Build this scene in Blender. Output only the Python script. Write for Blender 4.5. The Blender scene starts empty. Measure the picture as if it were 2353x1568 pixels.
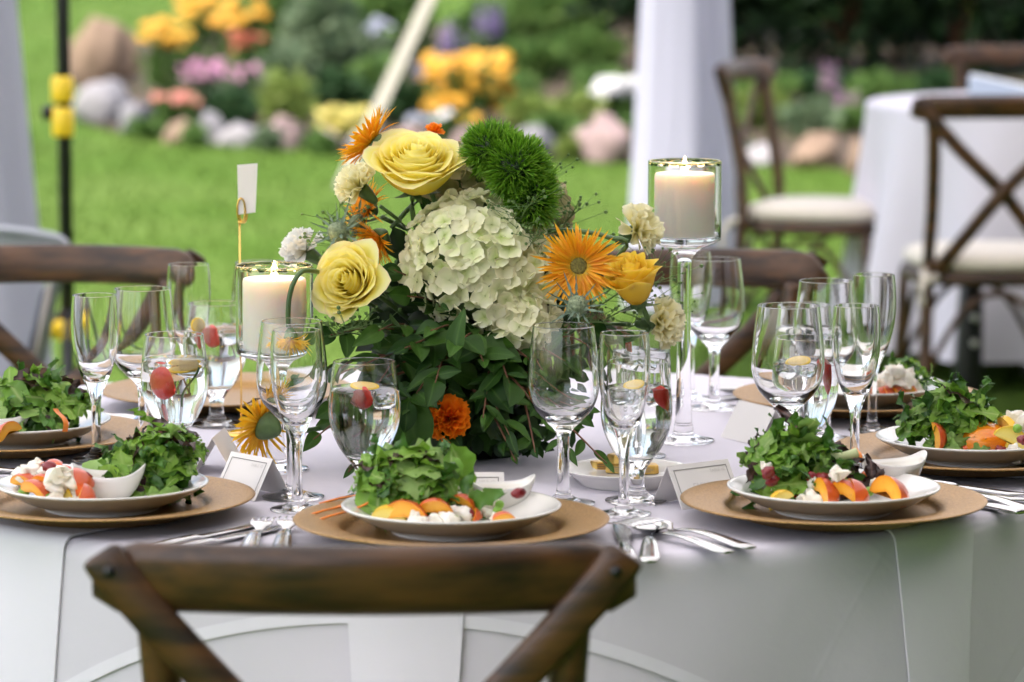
import bpy, bmesh, math, random
from mathutils import Vector, Matrix, Euler, noise

scene = bpy.context.scene
COL = scene.collection
RND = random.Random(11)
PI = math.pi
rad = math.radians

# ------------------------------------------------------------------ camera, sky, sun, exposure
CAM_H, F, CX, CY = 1.408, 8005.0, 1176.5, 784.0
PITCH = math.atan(969.0 / F)
cam_data = bpy.data.cameras.new('camera')
cam = bpy.data.objects.new('camera', cam_data)
COL.objects.link(cam)
cam.location = (0, 0, CAM_H)
cam.rotation_euler = (PI / 2 - PITCH, 0, 0)
cam_data.sensor_width = 36.0
cam_data.lens = F / 2353.0 * 36.0
cam_data.clip_start, cam_data.clip_end = 0.05, 500
cam_data.dof.use_dof = True
cam_data.dof.focus_distance = 4.0
cam_data.dof.aperture_fstop = 4.9
cam_data.dof.aperture_blades = 9
scene.camera = cam

SUN_AZ, SUN_EL = rad(-122), rad(60)      # azimuth measured from +Y (away from camera) towards +X
world = bpy.data.worlds.new('World')
scene.world = world
world.use_nodes = True
nt = world.node_tree
sky = nt.nodes.new('ShaderNodeTexSky')
sky.sky_type = 'NISHITA'
sky.sun_disc = False
sky.sun_elevation = SUN_EL
sky.sun_rotation = SUN_AZ
sky.air_density, sky.dust_density, sky.ozone_density = 1.0, 5.0, 1.0
bgn = nt.nodes['Background']
bgn.inputs['Strength'].default_value = 0.15
nt.links.new(sky.outputs['Color'], bgn.inputs['Color'])

sun_data = bpy.data.lights.new('sun', 'SUN')
sun_data.energy = 1.5
sun_data.angle = rad(20)
sun_data.color = (1.0, 0.92, 0.90)
sun = bpy.data.objects.new('sun', sun_data)
COL.objects.link(sun)
sdir = Vector((math.sin(SUN_AZ) * math.cos(SUN_EL), math.cos(SUN_AZ) * math.cos(SUN_EL), math.sin(SUN_EL)))
sun.rotation_euler = sdir.to_track_quat('Z', 'Y').to_euler()
sun.location = (-6, 2, 9)

vs = scene.view_settings
vs.view_transform, vs.look, vs.gamma, vs.exposure = 'Standard', 'None', 1.0, 1.76
vs.use_curve_mapping = False
cy = scene.cycles
cy.use_denoising = True
try:
    cy.denoiser = 'OPENIMAGEDENOISE'
    cy.denoising_input_passes = 'RGB_ALBEDO_NORMAL'
except Exception:
    pass
cy.max_bounces, cy.transmission_bounces, cy.transparent_max_bounces = 18, 16, 8
cy.caustics_reflective = False
cy.diffuse_bounces, cy.glossy_bounces = 5, 4
cy.blur_glossy = 0.6
cy.use_adaptive_sampling = True
cy.adaptive_threshold = 0.025
cy.sample_clamp_indirect = 6.0

# ------------------------------------------------------------------ helpers
def ray(x, y):
    a, b = (x - CX) / F, -(y - CY) / F
    return Vector((a, math.cos(PITCH) + b * math.sin(PITCH), -math.sin(PITCH) + b * math.cos(PITCH)))

def on_z(x, y, z):
    r = ray(x, y); t = (z - CAM_H) / r.z
    return Vector((r.x * t, r.y * t, z))

def on_y(x, y, Y):
    r = ray(x, y); t = Y / r.y
    return Vector((r.x * t, Y, CAM_H + r.z * t))

def ground_z(y):
    return 0.0 if y < 5.5 else 0.025 * (y - 5.5)

def on_ground(x, y):
    r = ray(x, y)
    t = 1.0
    for _ in range(60):
        t = (ground_z(r.y * t) - CAM_H) / r.z
    return Vector((r.x * t, r.y * t, ground_z(r.y * t)))

def tag(o, label, cat, group=None, kind=None):
    o['label'] = label
    o['category'] = cat
    if group: o['group'] = group
    if kind: o['kind'] = kind
    return o

def empty(name, loc=(0, 0, 0), rz=0.0, parent=None, mw=None):
    o = bpy.data.objects.new(name, None)
    o.empty_display_size = 0.05
    COL.objects.link(o)
    if parent: o.parent = parent
    if mw is not None: o.matrix_local = mw
    else:
        o.location = loc; o.rotation_euler = (0, 0, rz)
    return o

class MB:
    def __init__(s):
        s.v, s.f, s.a = [], [], []          # a: one float per vertex, stored as attribute 'tone'
    def add(s, verts, faces, tone=0.0):
        n = len(s.v)
        s.v += [tuple(p) for p in verts]
        s.f += [tuple(i + n for i in f) for f in faces]
        s.a += list(tone) if isinstance(tone, (list, tuple)) else [tone] * len(verts)
        return s
    def xf(s, M, other, tone=None):
        return s.add([M @ Vector(p) for p in other.v], other.f, other.a if tone is None else tone)
    def data(s, name, mat, smooth=True, recalc=False):
        me = bpy.data.meshes.new(name)
        me.from_pydata(s.v, [], s.f)
        if recalc:
            bm = bmesh.new(); bm.from_mesh(me)
            bmesh.ops.recalc_face_normals(bm, faces=bm.faces)
            bm.to_mesh(me); bm.free()
        if smooth:
            me.polygons.foreach_set('use_smooth', [True] * len(me.polygons))
        at = me.attributes.new('tone', 'FLOAT', 'POINT')
        at.data.foreach_set('value', s.a)
        if mat: me.materials.append(mat)
        me.update()
        return me
    def obj(s, name, mat, parent=None, smooth=True, recalc=False, loc=None, rz=0.0):
        return inst(name, s.data(name, mat, smooth, recalc), parent, loc, rz)

def inst(name, me, parent=None, loc=None, rz=0.0, mw=None):
    o = bpy.data.objects.new(name, me)
    COL.objects.link(o)
    if parent: o.parent = parent
    if mw is not None: o.matrix_local = mw
    elif loc is not None:
        o.location = loc; o.rotation_euler = (0, 0, rz)
    return o

def copy_tree(o, parent=None, loc=None, rz=None):
    c = o.copy(); COL.objects.link(c); c.parent = parent
    if loc is not None: c.location = loc
    if rz is not None: c.rotation_euler = (0, 0, rz)
    for ch in list(o.children):
        copy_tree(ch, c)
    return c

def crom(pts, k=4):
    out = []
    n = len(pts)
    P = [Vector(p) for p in pts]
    for i in range(n - 1):
        p0, p1, p2, p3 = P[max(i - 1, 0)], P[i], P[i + 1], P[min(i + 2, n - 1)]
        for j in range(k):
            t = j / k
            out.append(0.5 * ((2 * p1) + (-p0 + p2) * t + (2 * p0 - 5 * p1 + 4 * p2 - p3) * t * t + (-p0 + 3 * p1 - 3 * p2 + p3) * t ** 3))
    out.append(P[-1])
    return out

def lathe(prof, n=32, fz=None):
    v, f, rows = [], [], []
    for r, z in prof:
        if r < 1e-5:
            rows.append([len(v)]); v.append((0, 0, z))
        else:
            rows.append(list(range(len(v), len(v) + n)))
            for i in range(n):
                a = 2 * PI * i / n
                v.append((r * math.cos(a), r * math.sin(a), z))
    for A, B in zip(rows[:-1], rows[1:]):
        for i in range(n):
            j = (i + 1) % n
            if len(A) == 1 and len(B) == 1: continue
            if len(A) == 1: f.append((A[0], B[j], B[i]))
            elif len(B) == 1: f.append((A[i], A[j], B[0]))
            else: f.append((A[i], A[j], B[j], B[i]))
    m = MB(); m.add(v, f)
    return m

def tube(path, radii, n=8, flat=1.0, up=Vector((0, 0, 1)), caps=True, tone=0.0):
    """Sweep an ellipse along path. radii: number or list; flat scales the second axis."""
    P = [Vector(p) for p in path]
    if not isinstance(radii, (list, tuple)): radii = [radii] * len(P)
    v, f = [], []
    for i, p in enumerate(P):
        t = (P[min(i + 1, len(P) - 1)] - P[max(i - 1, 0)]).normalized()
        a = t.cross(up)
        if a.length < 1e-4: a = t.cross(Vector((0, 1, 0)))
        a.normalize(); b = a.cross(t).normalized()
        for k in range(n):
            w = 2 * PI * k / n
            v.append(p + a * (radii[i] * math.cos(w)) + b * (radii[i] * flat * math.sin(w)))
    for i in range(len(P) - 1):
        for k in range(n):
            j = (k + 1) % n
            f.append((i * n + k, i * n + j, (i + 1) * n + j, (i + 1) * n + k))
    if caps:
        f.append(tuple(range(n - 1, -1, -1)))
        f.append(tuple(range((len(P) - 1) * n, len(P) * n)))
    m = MB(); m.add(v, f, tone)
    return m

def box(sx, sy, sz, c=(0, 0, 0)):
    x, y, z = sx / 2, sy / 2, sz / 2
    v = [(c[0] + a * x, c[1] + b * y, c[2] + d * z) for a in (-1, 1) for b in (-1, 1) for d in (-1, 1)]
    f = [(0, 1, 3, 2), (4, 6, 7, 5), (0, 4, 5, 1), (2, 3, 7, 6), (0, 2, 6, 4), (1, 5, 7, 3)]
    m = MB(); m.add(v, f)
    return m

def grid(nu, nv, fn, tone=None):
    v, a = [], []
    for j in range(nv + 1):
        for i in range(nu + 1):
            u, w = i / nu, j / nv
            v.append(fn(u, w)); a.append(tone(u, w) if tone else w)
    f = [(j * (nu + 1) + i, j * (nu + 1) + i + 1, (j + 1) * (nu + 1) + i + 1, (j + 1) * (nu + 1) + i) for j in range(nv) for i in range(nu)]
    m = MB(); m.add(v, f, a)
    return m

def rock(rx, ry, rz, seed, n=10, amp=.25, cuts=0):
    """A lumpy closed blob."""
    m = MB(); v, f = [], []
    nn = n * 2
    off = Vector((seed * 3.1, seed * 1.7, seed * .9))
    rows = []
    cr_ = random.Random(seed * 31 + 5)
    planes = [(Vector((cr_.gauss(0, 1), cr_.gauss(0, 1), cr_.gauss(.2, .7))).normalized(), cr_.uniform(.55, .85)) for _ in range(cuts)]
    for j in range(n + 1):
        th = PI * j / n
        row = []
        cnt = 1 if j in (0, n) else nn
        for i in range(cnt):
            ph = 2 * PI * i / nn
            d = Vector((math.sin(th) * math.cos(ph), math.sin(th) * math.sin(ph), math.cos(th)))
            k = 1 + amp * noise.noise(d * 1.3 + off) + amp * .45 * noise.noise(d * 3.1 + off)
            e = d * k
            for pn, pd in planes:
                over = e.dot(pn) - pd
                if over > 0: e = e - pn * over * .85
            row.append(len(v)); v.append((e.x * rx, e.y * ry, e.z * rz))
        rows.append(row)
    for A, B in zip(rows[:-1], rows[1:]):
        for i in range(nn):
            j = (i + 1) % nn
            if len(A) == 1: f.append((A[0], B[i], B[j]))
            elif len(B) == 1: f.append((A[i], B[0], A[j]))
            else: f.append((A[i], B[i], B[j], A[j]))
    return m.add(v, f)

def frame_from(z, x_hint=Vector((1, 0, 0)), loc=(0, 0, 0), s=1.0, spin=0.0):
    """Matrix whose +Z points along z."""
    z = Vector(z).normalized()
    x = Vector(x_hint) - z * z.dot(Vector(x_hint))
    if x.length < 1e-4: x = Vector((0, 1, 0)) - z * z.y
    x.normalize(); y = z.cross(x)
    M = Matrix((x, y, z)).transposed().to_4x4()
    return Matrix.Translation(Vector(loc)) @ M @ Matrix.Rotation(spin, 4, 'Z') @ Matrix.Scale(s, 4)

# ------------------------------------------------------------------ materials
def new_mat(name):
    m = bpy.data.materials.new(name); m.use_nodes = True
    nt = m.node_tree
    return m, nt, nt.nodes['Principled BSDF'], nt.nodes['Material Output']

def rgba(c): return (c[0], c[1], c[2], 1.0)

def mat(name, col, rough=.5, metal=0.0, col2=None, nscale=8.0, ndetail=4.0, stretch=None, vary=None, island=None,
        tones=None, bump=None, transl=0.0, spec=.5, sheen=0.0, coat=0.0, contrast=(.35, .65), rvar=0.0, sss=0.0):
    m, nt, P, out = new_mat(name)
    N, L = nt.nodes, nt.links
    P.inputs['Roughness'].default_value = rough
    P.inputs['Metallic'].default_value = metal
    P.inputs['Specular IOR Level'].default_value = spec
    if sheen: P.inputs['Sheen Weight'].default_value = sheen
    if coat: P.inputs['Coat Weight'].default_value = coat
    if sss:
        P.inputs['Subsurface Weight'].default_value = sss
        P.inputs['Subsurface Radius'].default_value = (1.0, .6, .35)
        P.inputs['Subsurface Scale'].default_value = .02 if sss > .5 else .006
    tc = N.new('ShaderNodeTexCoord')
    src = tc.outputs['Object']
    if stretch:
        mp = N.new('ShaderNodeMapping'); mp.inputs['Scale'].default_value = stretch
        L.new(src, mp.inputs['Vector']); src = mp.outputs['Vector']
    cur = None
    def const(c):
        r = N.new('ShaderNodeRGB'); r.outputs[0].default_value = rgba(c); return r.outputs[0]
    def mix(a, b, fac):
        x = N.new('ShaderNodeMix'); x.data_type = 'RGBA'
        L.new(a, x.inputs['A']); L.new(b, x.inputs['B'])
        if isinstance(fac, float): x.inputs['Factor'].default_value = fac
        else: L.new(fac, x.inputs['Factor'])
        return x.outputs['Result']
    if tones:                                # colour ramp along the mesh attribute 'tone'
        at = N.new('ShaderNodeAttribute'); at.attribute_name = 'tone'
        cr = N.new('ShaderNodeValToRGB')
        el = cr.color_ramp.elements
        while len(el) > 1: el.remove(el[0])
        el[0].position, el[0].color = tones[0][0], rgba(tones[0][1])
        for p, c in tones[1:]:
            e = el.new(p); e.color = rgba(c)
        L.new(at.outputs['Fac'], cr.inputs['Fac'])
        cur = cr.outputs['Color']
    else:
        cur = const(col)
    if vary:                                 # per object
        oi = N.new('ShaderNodeObjectInfo')
        vm = N.new('ShaderNodeMath'); vm.operation = 'MULTIPLY'; vm.inputs[1].default_value = .7
        L.new(oi.outputs['Random'], vm.inputs[0])
        cur = mix(cur, const(vary), vm.outputs[0])
    if island:                               # per loose piece of one mesh
        g = N.new('ShaderNodeNewGeometry')
        cur = mix(cur, const(island), g.outputs['Random Per Island'])
    nz = None
    if col2 is not None:
        nz = N.new('ShaderNodeTexNoise'); nz.inputs['Scale'].default_value = nscale; nz.inputs['Detail'].default_value = ndetail
        L.new(src, nz.inputs['Vector'])
        mr = N.new('ShaderNodeMapRange')
        mr.inputs['From Min'].default_value, mr.inputs['From Max'].default_value = contrast
        L.new(nz.outputs['Fac'], mr.inputs['Value'])
        cur = mix(cur, const(col2), mr.outputs['Result'])
        if rvar:
            mr2 = N.new('ShaderNodeMapRange')
            mr2.inputs['To Min'].default_value, mr2.inputs['To Max'].default_value = rough - rvar, rough + rvar
            L.new(nz.outputs['Fac'], mr2.inputs['Value']); L.new(mr2.outputs['Result'], P.inputs['Roughness'])
    L.new(cur, P.inputs['Base Color'])
    nrm = None
    if bump:
        bs, strength, dist = bump
        bz = N.new('ShaderNodeTexNoise'); bz.inputs['Scale'].default_value = bs; bz.inputs['Detail'].default_value = 3
        L.new(src, bz.inputs['Vector'])
        b = N.new('ShaderNodeBump'); b.inputs['Strength'].default_value = strength; b.inputs['Distance'].default_value = dist
        L.new(bz.outputs['Fac'], b.inputs['Height']); L.new(b.outputs['Normal'], P.inputs['Normal'])
        nrm = b.outputs['Normal']
    if transl:
        t = N.new('ShaderNodeBsdfTranslucent'); L.new(cur, t.inputs['Color'])
        if nrm: L.new(nrm, t.inputs['Normal'])
        ms = N.new('ShaderNodeMixShader'); ms.inputs['Fac'].default_value = transl
        L.new(P.outputs['BSDF'], ms.inputs[1]); L.new(t.outputs['BSDF'], ms.inputs[2])
        L.new(ms.outputs['Shader'], out.inputs['Surface'])
    return m

def glass_mat(name, col, ior, rough=0.0):
    m, nt, P, out = new_mat(name)
    P.inputs['Base Color'].default_value = rgba(col)
    P.inputs['Roughness'].default_value = rough
    P.inputs['IOR'].default_value = ior
    P.inputs['Transmission Weight'].default_value = 1.0
    return m

M = {}
M['glass'] = glass_mat('clear_glass', (1, 1, 1), 1.45)
M['water'] = glass_mat('water', (.985, .99, .985), 1.333)
M['wood'] = mat('stained_wood', (.092, .038, .0115), .40, col2=(.014, .006, .0024), nscale=3.4, ndetail=10, stretch=(2.6, 18, 18),
                bump=(5, .35, .002), rvar=.12, contrast=(.36, .66))
M['seat_fabric'] = mat('ivory_canvas', (.62, .56, .47), .9, bump=(300, .3, .0006), sheen=.3)
M['gold_plate'] = mat('gold_charger', (.43, .25, .085), .40, .55, col2=(.25, .135, .042), nscale=420, ndetail=3, bump=(420, .7, .0012), contrast=(.35, .70))
M['gold'] = mat('gold_wire', (.80, .52, .14), .25, 1.0)
M['gold_foil'] = mat('gold_foil', (.78, .53, .16), .34, .8, col2=(.5, .3, .07), nscale=90, bump=(120, .5, .001))
M['porcelain'] = mat('porcelain', (.74, .72, .68), .16, coat=.3)
M['steel'] = mat('polished_steel', (.66, .66, .66), .13, 1.0, col2=(.56, .55, .54), nscale=40)
M['card'] = mat('card_stock', (.80, .765, .73), .8, bump=(500, .15, .0004))
M['print'] = mat('grey_ink', (.20, .18, .165), .8)
M['faint_print'] = mat('pale_grey_ink', (.60, .57, .54), .8)
M['wax'] = mat('candle_wax', (.93, .87, .78), .5, sss=.8, bump=(30, .1, .001))
M['wick'] = mat('wick', (.03, .02, .015), .9)
M['black_metal'] = mat('black_metal', (.008, .008, .009), .38)
M['black_vase'] = mat('black_ceramic', (.008, .009, .008), .25)
M['yellow_plastic'] = mat('yellow_plastic', (.80, .55, .02), .4)
M['grey_metal'] = mat('grey_metal', (.33, .345, .38), .35, .6)
M['tan_metal'] = mat('tan_metal', (.30, .27, .235), .4, .4)
M['drape'] = mat('drape_fabric', (.43, .435, .535), .9, transl=.2, bump=(260, .2, .0008), sheen=.2)
M['canopy'] = mat('tent_canvas', (.86, .845, .88), .9, transl=.5)
M['strap'] = mat('canvas_strap', (.26, .25, .195), .85, bump=(200, .3, .001))
M['blue_paper'] = mat('pale_blue_paper', (.74, .75, .76), .6)
M['blue_edge'] = mat('blue_page_edge', (.42, .50, .60), .7)
M['stem'] = mat('green_stem', (.085, .16, .04), .5, col2=(.05, .10, .03), nscale=30)
M['twig'] = mat('reddish_twig', (.15, .06, .03), .6)
M['leaf'] = mat('foliage_leaf', (1, 1, 1), .42, tones=[(0, (.05, .11, .02)), (.14, (.014, .052, .006)), (1, (.008, .034, .004))], vary=(.060, .140, .016), transl=.16, bump=(60, .25, .001), spec=.2)
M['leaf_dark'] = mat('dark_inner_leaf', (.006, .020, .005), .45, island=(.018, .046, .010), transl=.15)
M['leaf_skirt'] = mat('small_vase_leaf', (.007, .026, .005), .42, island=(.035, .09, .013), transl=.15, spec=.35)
M['sprig_green'] = mat('pale_sprig', (.10, .19, .05), .6, island=(.16, .24, .08), transl=.2)
M['calyx'] = mat('calyx', (.10, .17, .055), .55, col2=(.06, .11, .035), nscale=60)
M['rose'] = mat('rose_petal', (1, 1, 1), .5, tones=[(0, (.95, .70, .03)), (.45, (.97, .82, .07)), (.78, (.98, .89, .18)), (.93, (.97, .91, .42)), (1, (.95, .70, .48))], transl=.46, bump=(90, .35, .0015), col2=(.97, .93, .50), nscale=28, contrast=(.52, .95))
M['rose_deep'] = mat('rose_petal_deep', (1, 1, 1), .5, tones=[(0, (.90, .52, .01)), (.5, (.94, .66, .03)), (.9, (.95, .76, .10)), (1, (.93, .60, .25))], transl=.4)
M['orange_ray'] = mat('orange_ray', (1, 1, 1), .5, tones=[(0, (.80, .44, .02)), (.35, (.86, .29, .006)), (.75, (.88, .36, .008)), (1, (.90, .52, .02))], island=(.90, .47, .012), transl=.3)
M['yellow_ray'] = mat('yellow_ray', (1, 1, 1), .5, tones=[(0, (.75, .35, .01)), (.5, (.84, .47, .015)), (1, (.88, .60, .04))], island=(.88, .52, .02), transl=.3)
M['disc'] = mat('flower_disc', (.10, .085, .02), .8, col2=(.24, .20, .04), nscale=400, bump=(500, .9, .002))
M['fringe'] = mat('disc_fringe', (.62, .42, .03), .6, island=(.70, .50, .06), transl=.2)
M['cream'] = mat('cream_petal', (1, 1, 1), .55, tones=[(0, (.70, .66, .16)), (.6, (.89, .83, .46)), (1, (.92, .88, .66))], transl=.35)
M['white_petal'] = mat('white_petal', (1, 1, 1), .55, tones=[(0, (.6, .62, .45)), (.5, (.82, .82, .76)), (1, (.86, .86, .84))], transl=.35)
M['marigold'] = mat('marigold_petal', (1, 1, 1), .5, tones=[(0, (.5, .06, .003)), (.5, (.86, .19, .004)), (1, (.92, .29, .008))], transl=.28)
M['hydrangea'] = mat('hydrangea_petal', (1, 1, 1), .55, tones=[(0, (.50, .62, .17)), (.35, (.76, .81, .44)), (1, (.88, .87, .66))], vary=(.86, .80, .58), transl=.3)
M['antique'] = mat('antique_petal', (1, 1, 1), .6, tones=[(0, (.20, .25, .08)), (.6, (.36, .36, .16)), (1, (.52, .40, .27))], vary=(.40, .33, .18), transl=.25)
M['trick'] = mat('green_trick', (1, 1, 1), .5, tones=[(0, (.015, .07, .005)), (.6, (.07, .22, .010)), (1, (.36, .60, .05))], island=(.17, .36, .02), transl=.2)
M['thistle'] = mat('thistle_bract', (.20, .27, .19), .6, island=(.11, .17, .12), transl=.1)
M['thistle_head'] = mat('thistle_head', (.30, .36, .22), .7, col2=(.13, .17, .09), nscale=260, bump=(350, .9, .002))
def salad_mat(n, a, b, t=.28):
    rib = [c * .35 + d * .65 for c, d in zip(a, (.42, .52, .20))] if a[1] > a[0] * 1.2 else [.16, .07, .05]
    return mat(n, a, .36, tones=[(0, rib), (.22, [x * .9 for x in a]), (1, [x * 1.25 for x in a])], vary=b, transl=t, bump=(130, .35, .0012), spec=.42)
M['greens'] = salad_mat('salad_green', (.11, .26, .020), (.33, .53, .075))
M['greens_pale'] = salad_mat('salad_pale', (.20, .35, .07), (.30, .44, .13))
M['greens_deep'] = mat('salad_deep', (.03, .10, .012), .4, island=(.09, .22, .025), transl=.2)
M['greens_red'] = salad_mat('salad_red', (.030, .010, .010), (.055, .028, .016), .12)
M['rib'] = mat('pale_rib', (.50, .55, .28), .5)
M['peach'] = mat('peach_flesh', (1, 1, 1), .3, tones=[(0, (.86, .46, .05)), (.35, (.82, .33, .02)), (.6, (.72, .17, .015)), (1, (.52, .07, .015))], col2=(.42, .10, .015), nscale=70, coat=.3, contrast=(.56, .85), bump=(150, .4, .001))
M['peach_yellow'] = mat('yellow_squash', (1, 1, 1), .35, tones=[(0, (.86, .74, .22)), (.4, (.84, .58, .05)), (1, (.80, .48, .03))], coat=.2, bump=(150, .4, .001))
M['tomato'] = mat('tomato', (1, 1, 1), .2, tones=[(0, (.80, .30, .10)), (.5, (.72, .13, .03)), (1, (.66, .06, .012))], col2=(.80, .26, .05), nscale=120, coat=.5, contrast=(.5, .8))
M['orange_tomato'] = mat('orange_tomato', (.82, .27, .012), .16, col2=(.74, .14, .012), nscale=22, coat=.5, contrast=(.5, .8))
M['feta'] = mat('feta', (.86, .83, .75), .75, col2=(.70, .65, .52), nscale=70, bump=(160, .7, .003), sss=.15)
M['cranberry'] = mat('cranberry', (.20, .012, .018), .3, bump=(200, .6, .002))
M['pea'] = mat('pea', (.20, .40, .04), .35)
M['carrot'] = mat('carrot', (.80, .22, .015), .4)
M['dressing'] = mat('dressing', (.78, .64, .36), .2, coat=.4)
M['strawberry'] = mat('strawberry', (.74, .025, .012), .35, col2=(.80, .09, .05), nscale=55, bump=(260, .5, .002), contrast=(.5, .75))
M['straw_white'] = mat('strawberry_core', (.84, .55, .48), .4)
M['lemon'] = mat('lemon_rind', (.85, .58, .03), .4)
M['lemon_flesh'] = mat('lemon_flesh', (.88, .80, .42), .35, transl=.55)
M['mint'] = mat('mint', (.07, .20, .03), .45, transl=.25)

def ice_mat():
    m, nt, P, out = new_mat('ice')
    P.inputs['Base Color'].default_value = (.93, .94, .95, 1)
    P.inputs['Roughness'].default_value = .10
    P.inputs['IOR'].default_value = 1.25
    P.inputs['Transmission Weight'].default_value = .93
    return m
M['ice'] = ice_mat()

def flame_mat():
    m, nt, P, out = new_mat('flame')
    e = nt.nodes.new('ShaderNodeEmission')
    e.inputs['Color'].default_value = (1, .62, .25, 1); e.inputs['Strength'].default_value = 32
    nt.links.new(e.outputs[0], out.inputs['Surface'])
    return m
M['flame'] = flame_mat()

def cloth_mat(name, col, crease=0.0):
    m, nt, P, out = new_mat(name)
    N, L = nt.nodes, nt.links
    P.inputs['Base Color'].default_value = rgba(col)
    P.inputs['Roughness'].default_value = .82
    P.inputs['Specular IOR Level'].default_value = .25
    P.inputs['Sheen Weight'].default_value = .05
    at = N.new('ShaderNodeAttribute'); at.attribute_name = 'cloth_uv'
    wv = N.new('ShaderNodeTexNoise'); wv.inputs['Scale'].default_value = 500; wv.inputs['Detail'].default_value = 2
    L.new(at.outputs['Vector'], wv.inputs['Vector'])
    b1 = N.new('ShaderNodeBump'); b1.inputs['Strength'].default_value = .12; b1.inputs['Distance'].default_value = .001
    L.new(wv.outputs['Fac'], b1.inputs['Height'])
    big = N.new('ShaderNodeTexNoise'); big.inputs['Scale'].default_value = 7; big.inputs['Detail'].default_value = 5
    L.new(at.outputs['Vector'], big.inputs['Vector'])
    b2 = N.new('ShaderNodeBump'); b2.inputs['Strength'].default_value = .5; b2.inputs['Distance'].default_value = .007
    L.new(big.outputs['Fac'], b2.inputs['Height']); L.new(b1.outputs['Normal'], b2.inputs['Normal'])
    last = b2
    if crease:
        sp = N.new('ShaderNodeSeparateXYZ'); L.new(at.outputs['Vector'], sp.inputs[0])
        for ax in ('X', 'Y'):
            pp = N.new('ShaderNodeMath'); pp.operation = 'PINGPONG'; pp.inputs[1].default_value = .135
            L.new(sp.outputs[ax], pp.inputs[0])
            mr = N.new('ShaderNodeMapRange'); mr.interpolation_type = 'SMOOTHSTEP'
            mr.inputs['From Min'].default_value, mr.inputs['From Max'].default_value = 0.0, .006
            mr.inputs['To Min'].default_value, mr.inputs['To Max'].default_value = 1.0, 0.0
            L.new(pp.outputs[0], mr.inputs['Value'])
            b = N.new('ShaderNodeBump'); b.inputs['Strength'].default_value = crease; b.inputs['Distance'].default_value = .0012
            L.new(mr.outputs['Result'], b.inputs['Height']); L.new(last.outputs['Normal'], b.inputs['Normal'])
            last = b
    L.new(last.outputs['Normal'], P.inputs['Normal'])
    return m
M['cloth'] = cloth_mat('white_tablecloth', (.635, .605, .668))
M['overlay'] = cloth_mat('white_overlay', (.635, .605, .668), .18)
M['napkin'] = cloth_mat('white_napkin', (.73, .705, .77))
# ------------------------------------------------------------------ ground
M['lawn'] = mat('lawn_turf', (.062, .120, .016), .9, spec=.05, col2=(.092, .146, .030), nscale=.9, ndetail=6, bump=(40, .4, .02), contrast=(.35, .68))
M['grass'] = mat('grass_blade', (.062, .120, .016), .7, spec=.05, island=(.092, .146, .030), transl=.3)
M['soil'] = mat('bed_soil', (.075, .045, .03), .95, col2=(.04, .025, .015), nscale=9, bump=(30, .6, .02))

xs = [-70, -30, -12, -6, -3, 0, 3, 6, 12, 30, 70]
ys = [-30, -10, 0, 3, 5.5, 7, 9, 12, 15, 18, 22, 27, 34, 45, 70, 140]
gv = [(x, y, ground_z(min(y, 70))) for y in ys for x in xs]
nx = len(xs)
gf = [(j * nx + i, j * nx + i + 1, (j + 1) * nx + i + 1, (j + 1) * nx + i) for j in range(len(ys) - 1) for i in range(nx - 1)]
lawn = MB().add(gv, gf).obj('lawn', M['lawn'])
tag(lawn, 'bright green mown lawn around the tables', 'lawn', kind='structure')

gm = MB()
r = random.Random(3)
for i in range(78000):
    y = 5.2 + 12.0 * r.random() ** .8 if i < 52000 else 17 + 18 * r.random()
    hw = .16 * y + .5
    x = r.uniform(-hw, hw)
    z = ground_z(y)
    h = r.uniform(.012, .028) * (1 if i < 52000 else 2.2); a = r.uniform(0, PI); w = r.uniform(.003, .006)
    dx, dy = w * math.cos(a), w * math.sin(a)
    gm.add([(x - dx, y - dy, z), (x + dx, y + dy, z), (x + r.uniform(-.02, .02), y + r.uniform(-.02, .02), z + h)], [(0, 1, 2)])
tag(gm.obj('grass', M['grass'], smooth=False), 'short mown grass blades covering the lawn', 'grass', kind='stuff')

bp = [on_ground(*q) for q in [(175, 290), (290, 318), (460, 338), (760, 352), (1160, 376), (1480, 384), (1760, 386), (1960, 400), (2500, 402)]]
soil = MB()
sv = []
for p in bp: sv.append((p.x, p.y + .15, p.z + .012))
for p, (bx, by) in zip(bp, [(-3.0, 24), (-2.4, 27), (-1.9, 28), (-.8, 28), (.8, 28), (2.2, 28), (3.4, 28), (4.4, 28), (6.5, 28)]):
    sv.append((bx, by, ground_z(by) + .012))
n = len(bp)
soil.add(sv, [(i, i + 1, n + i + 1, n + i) for i in range(n - 1)])
tag(soil.obj('flower_bed_ground', M['soil']), 'brown soil of the flower bed behind the border stones', 'ground', kind='structure')

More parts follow.
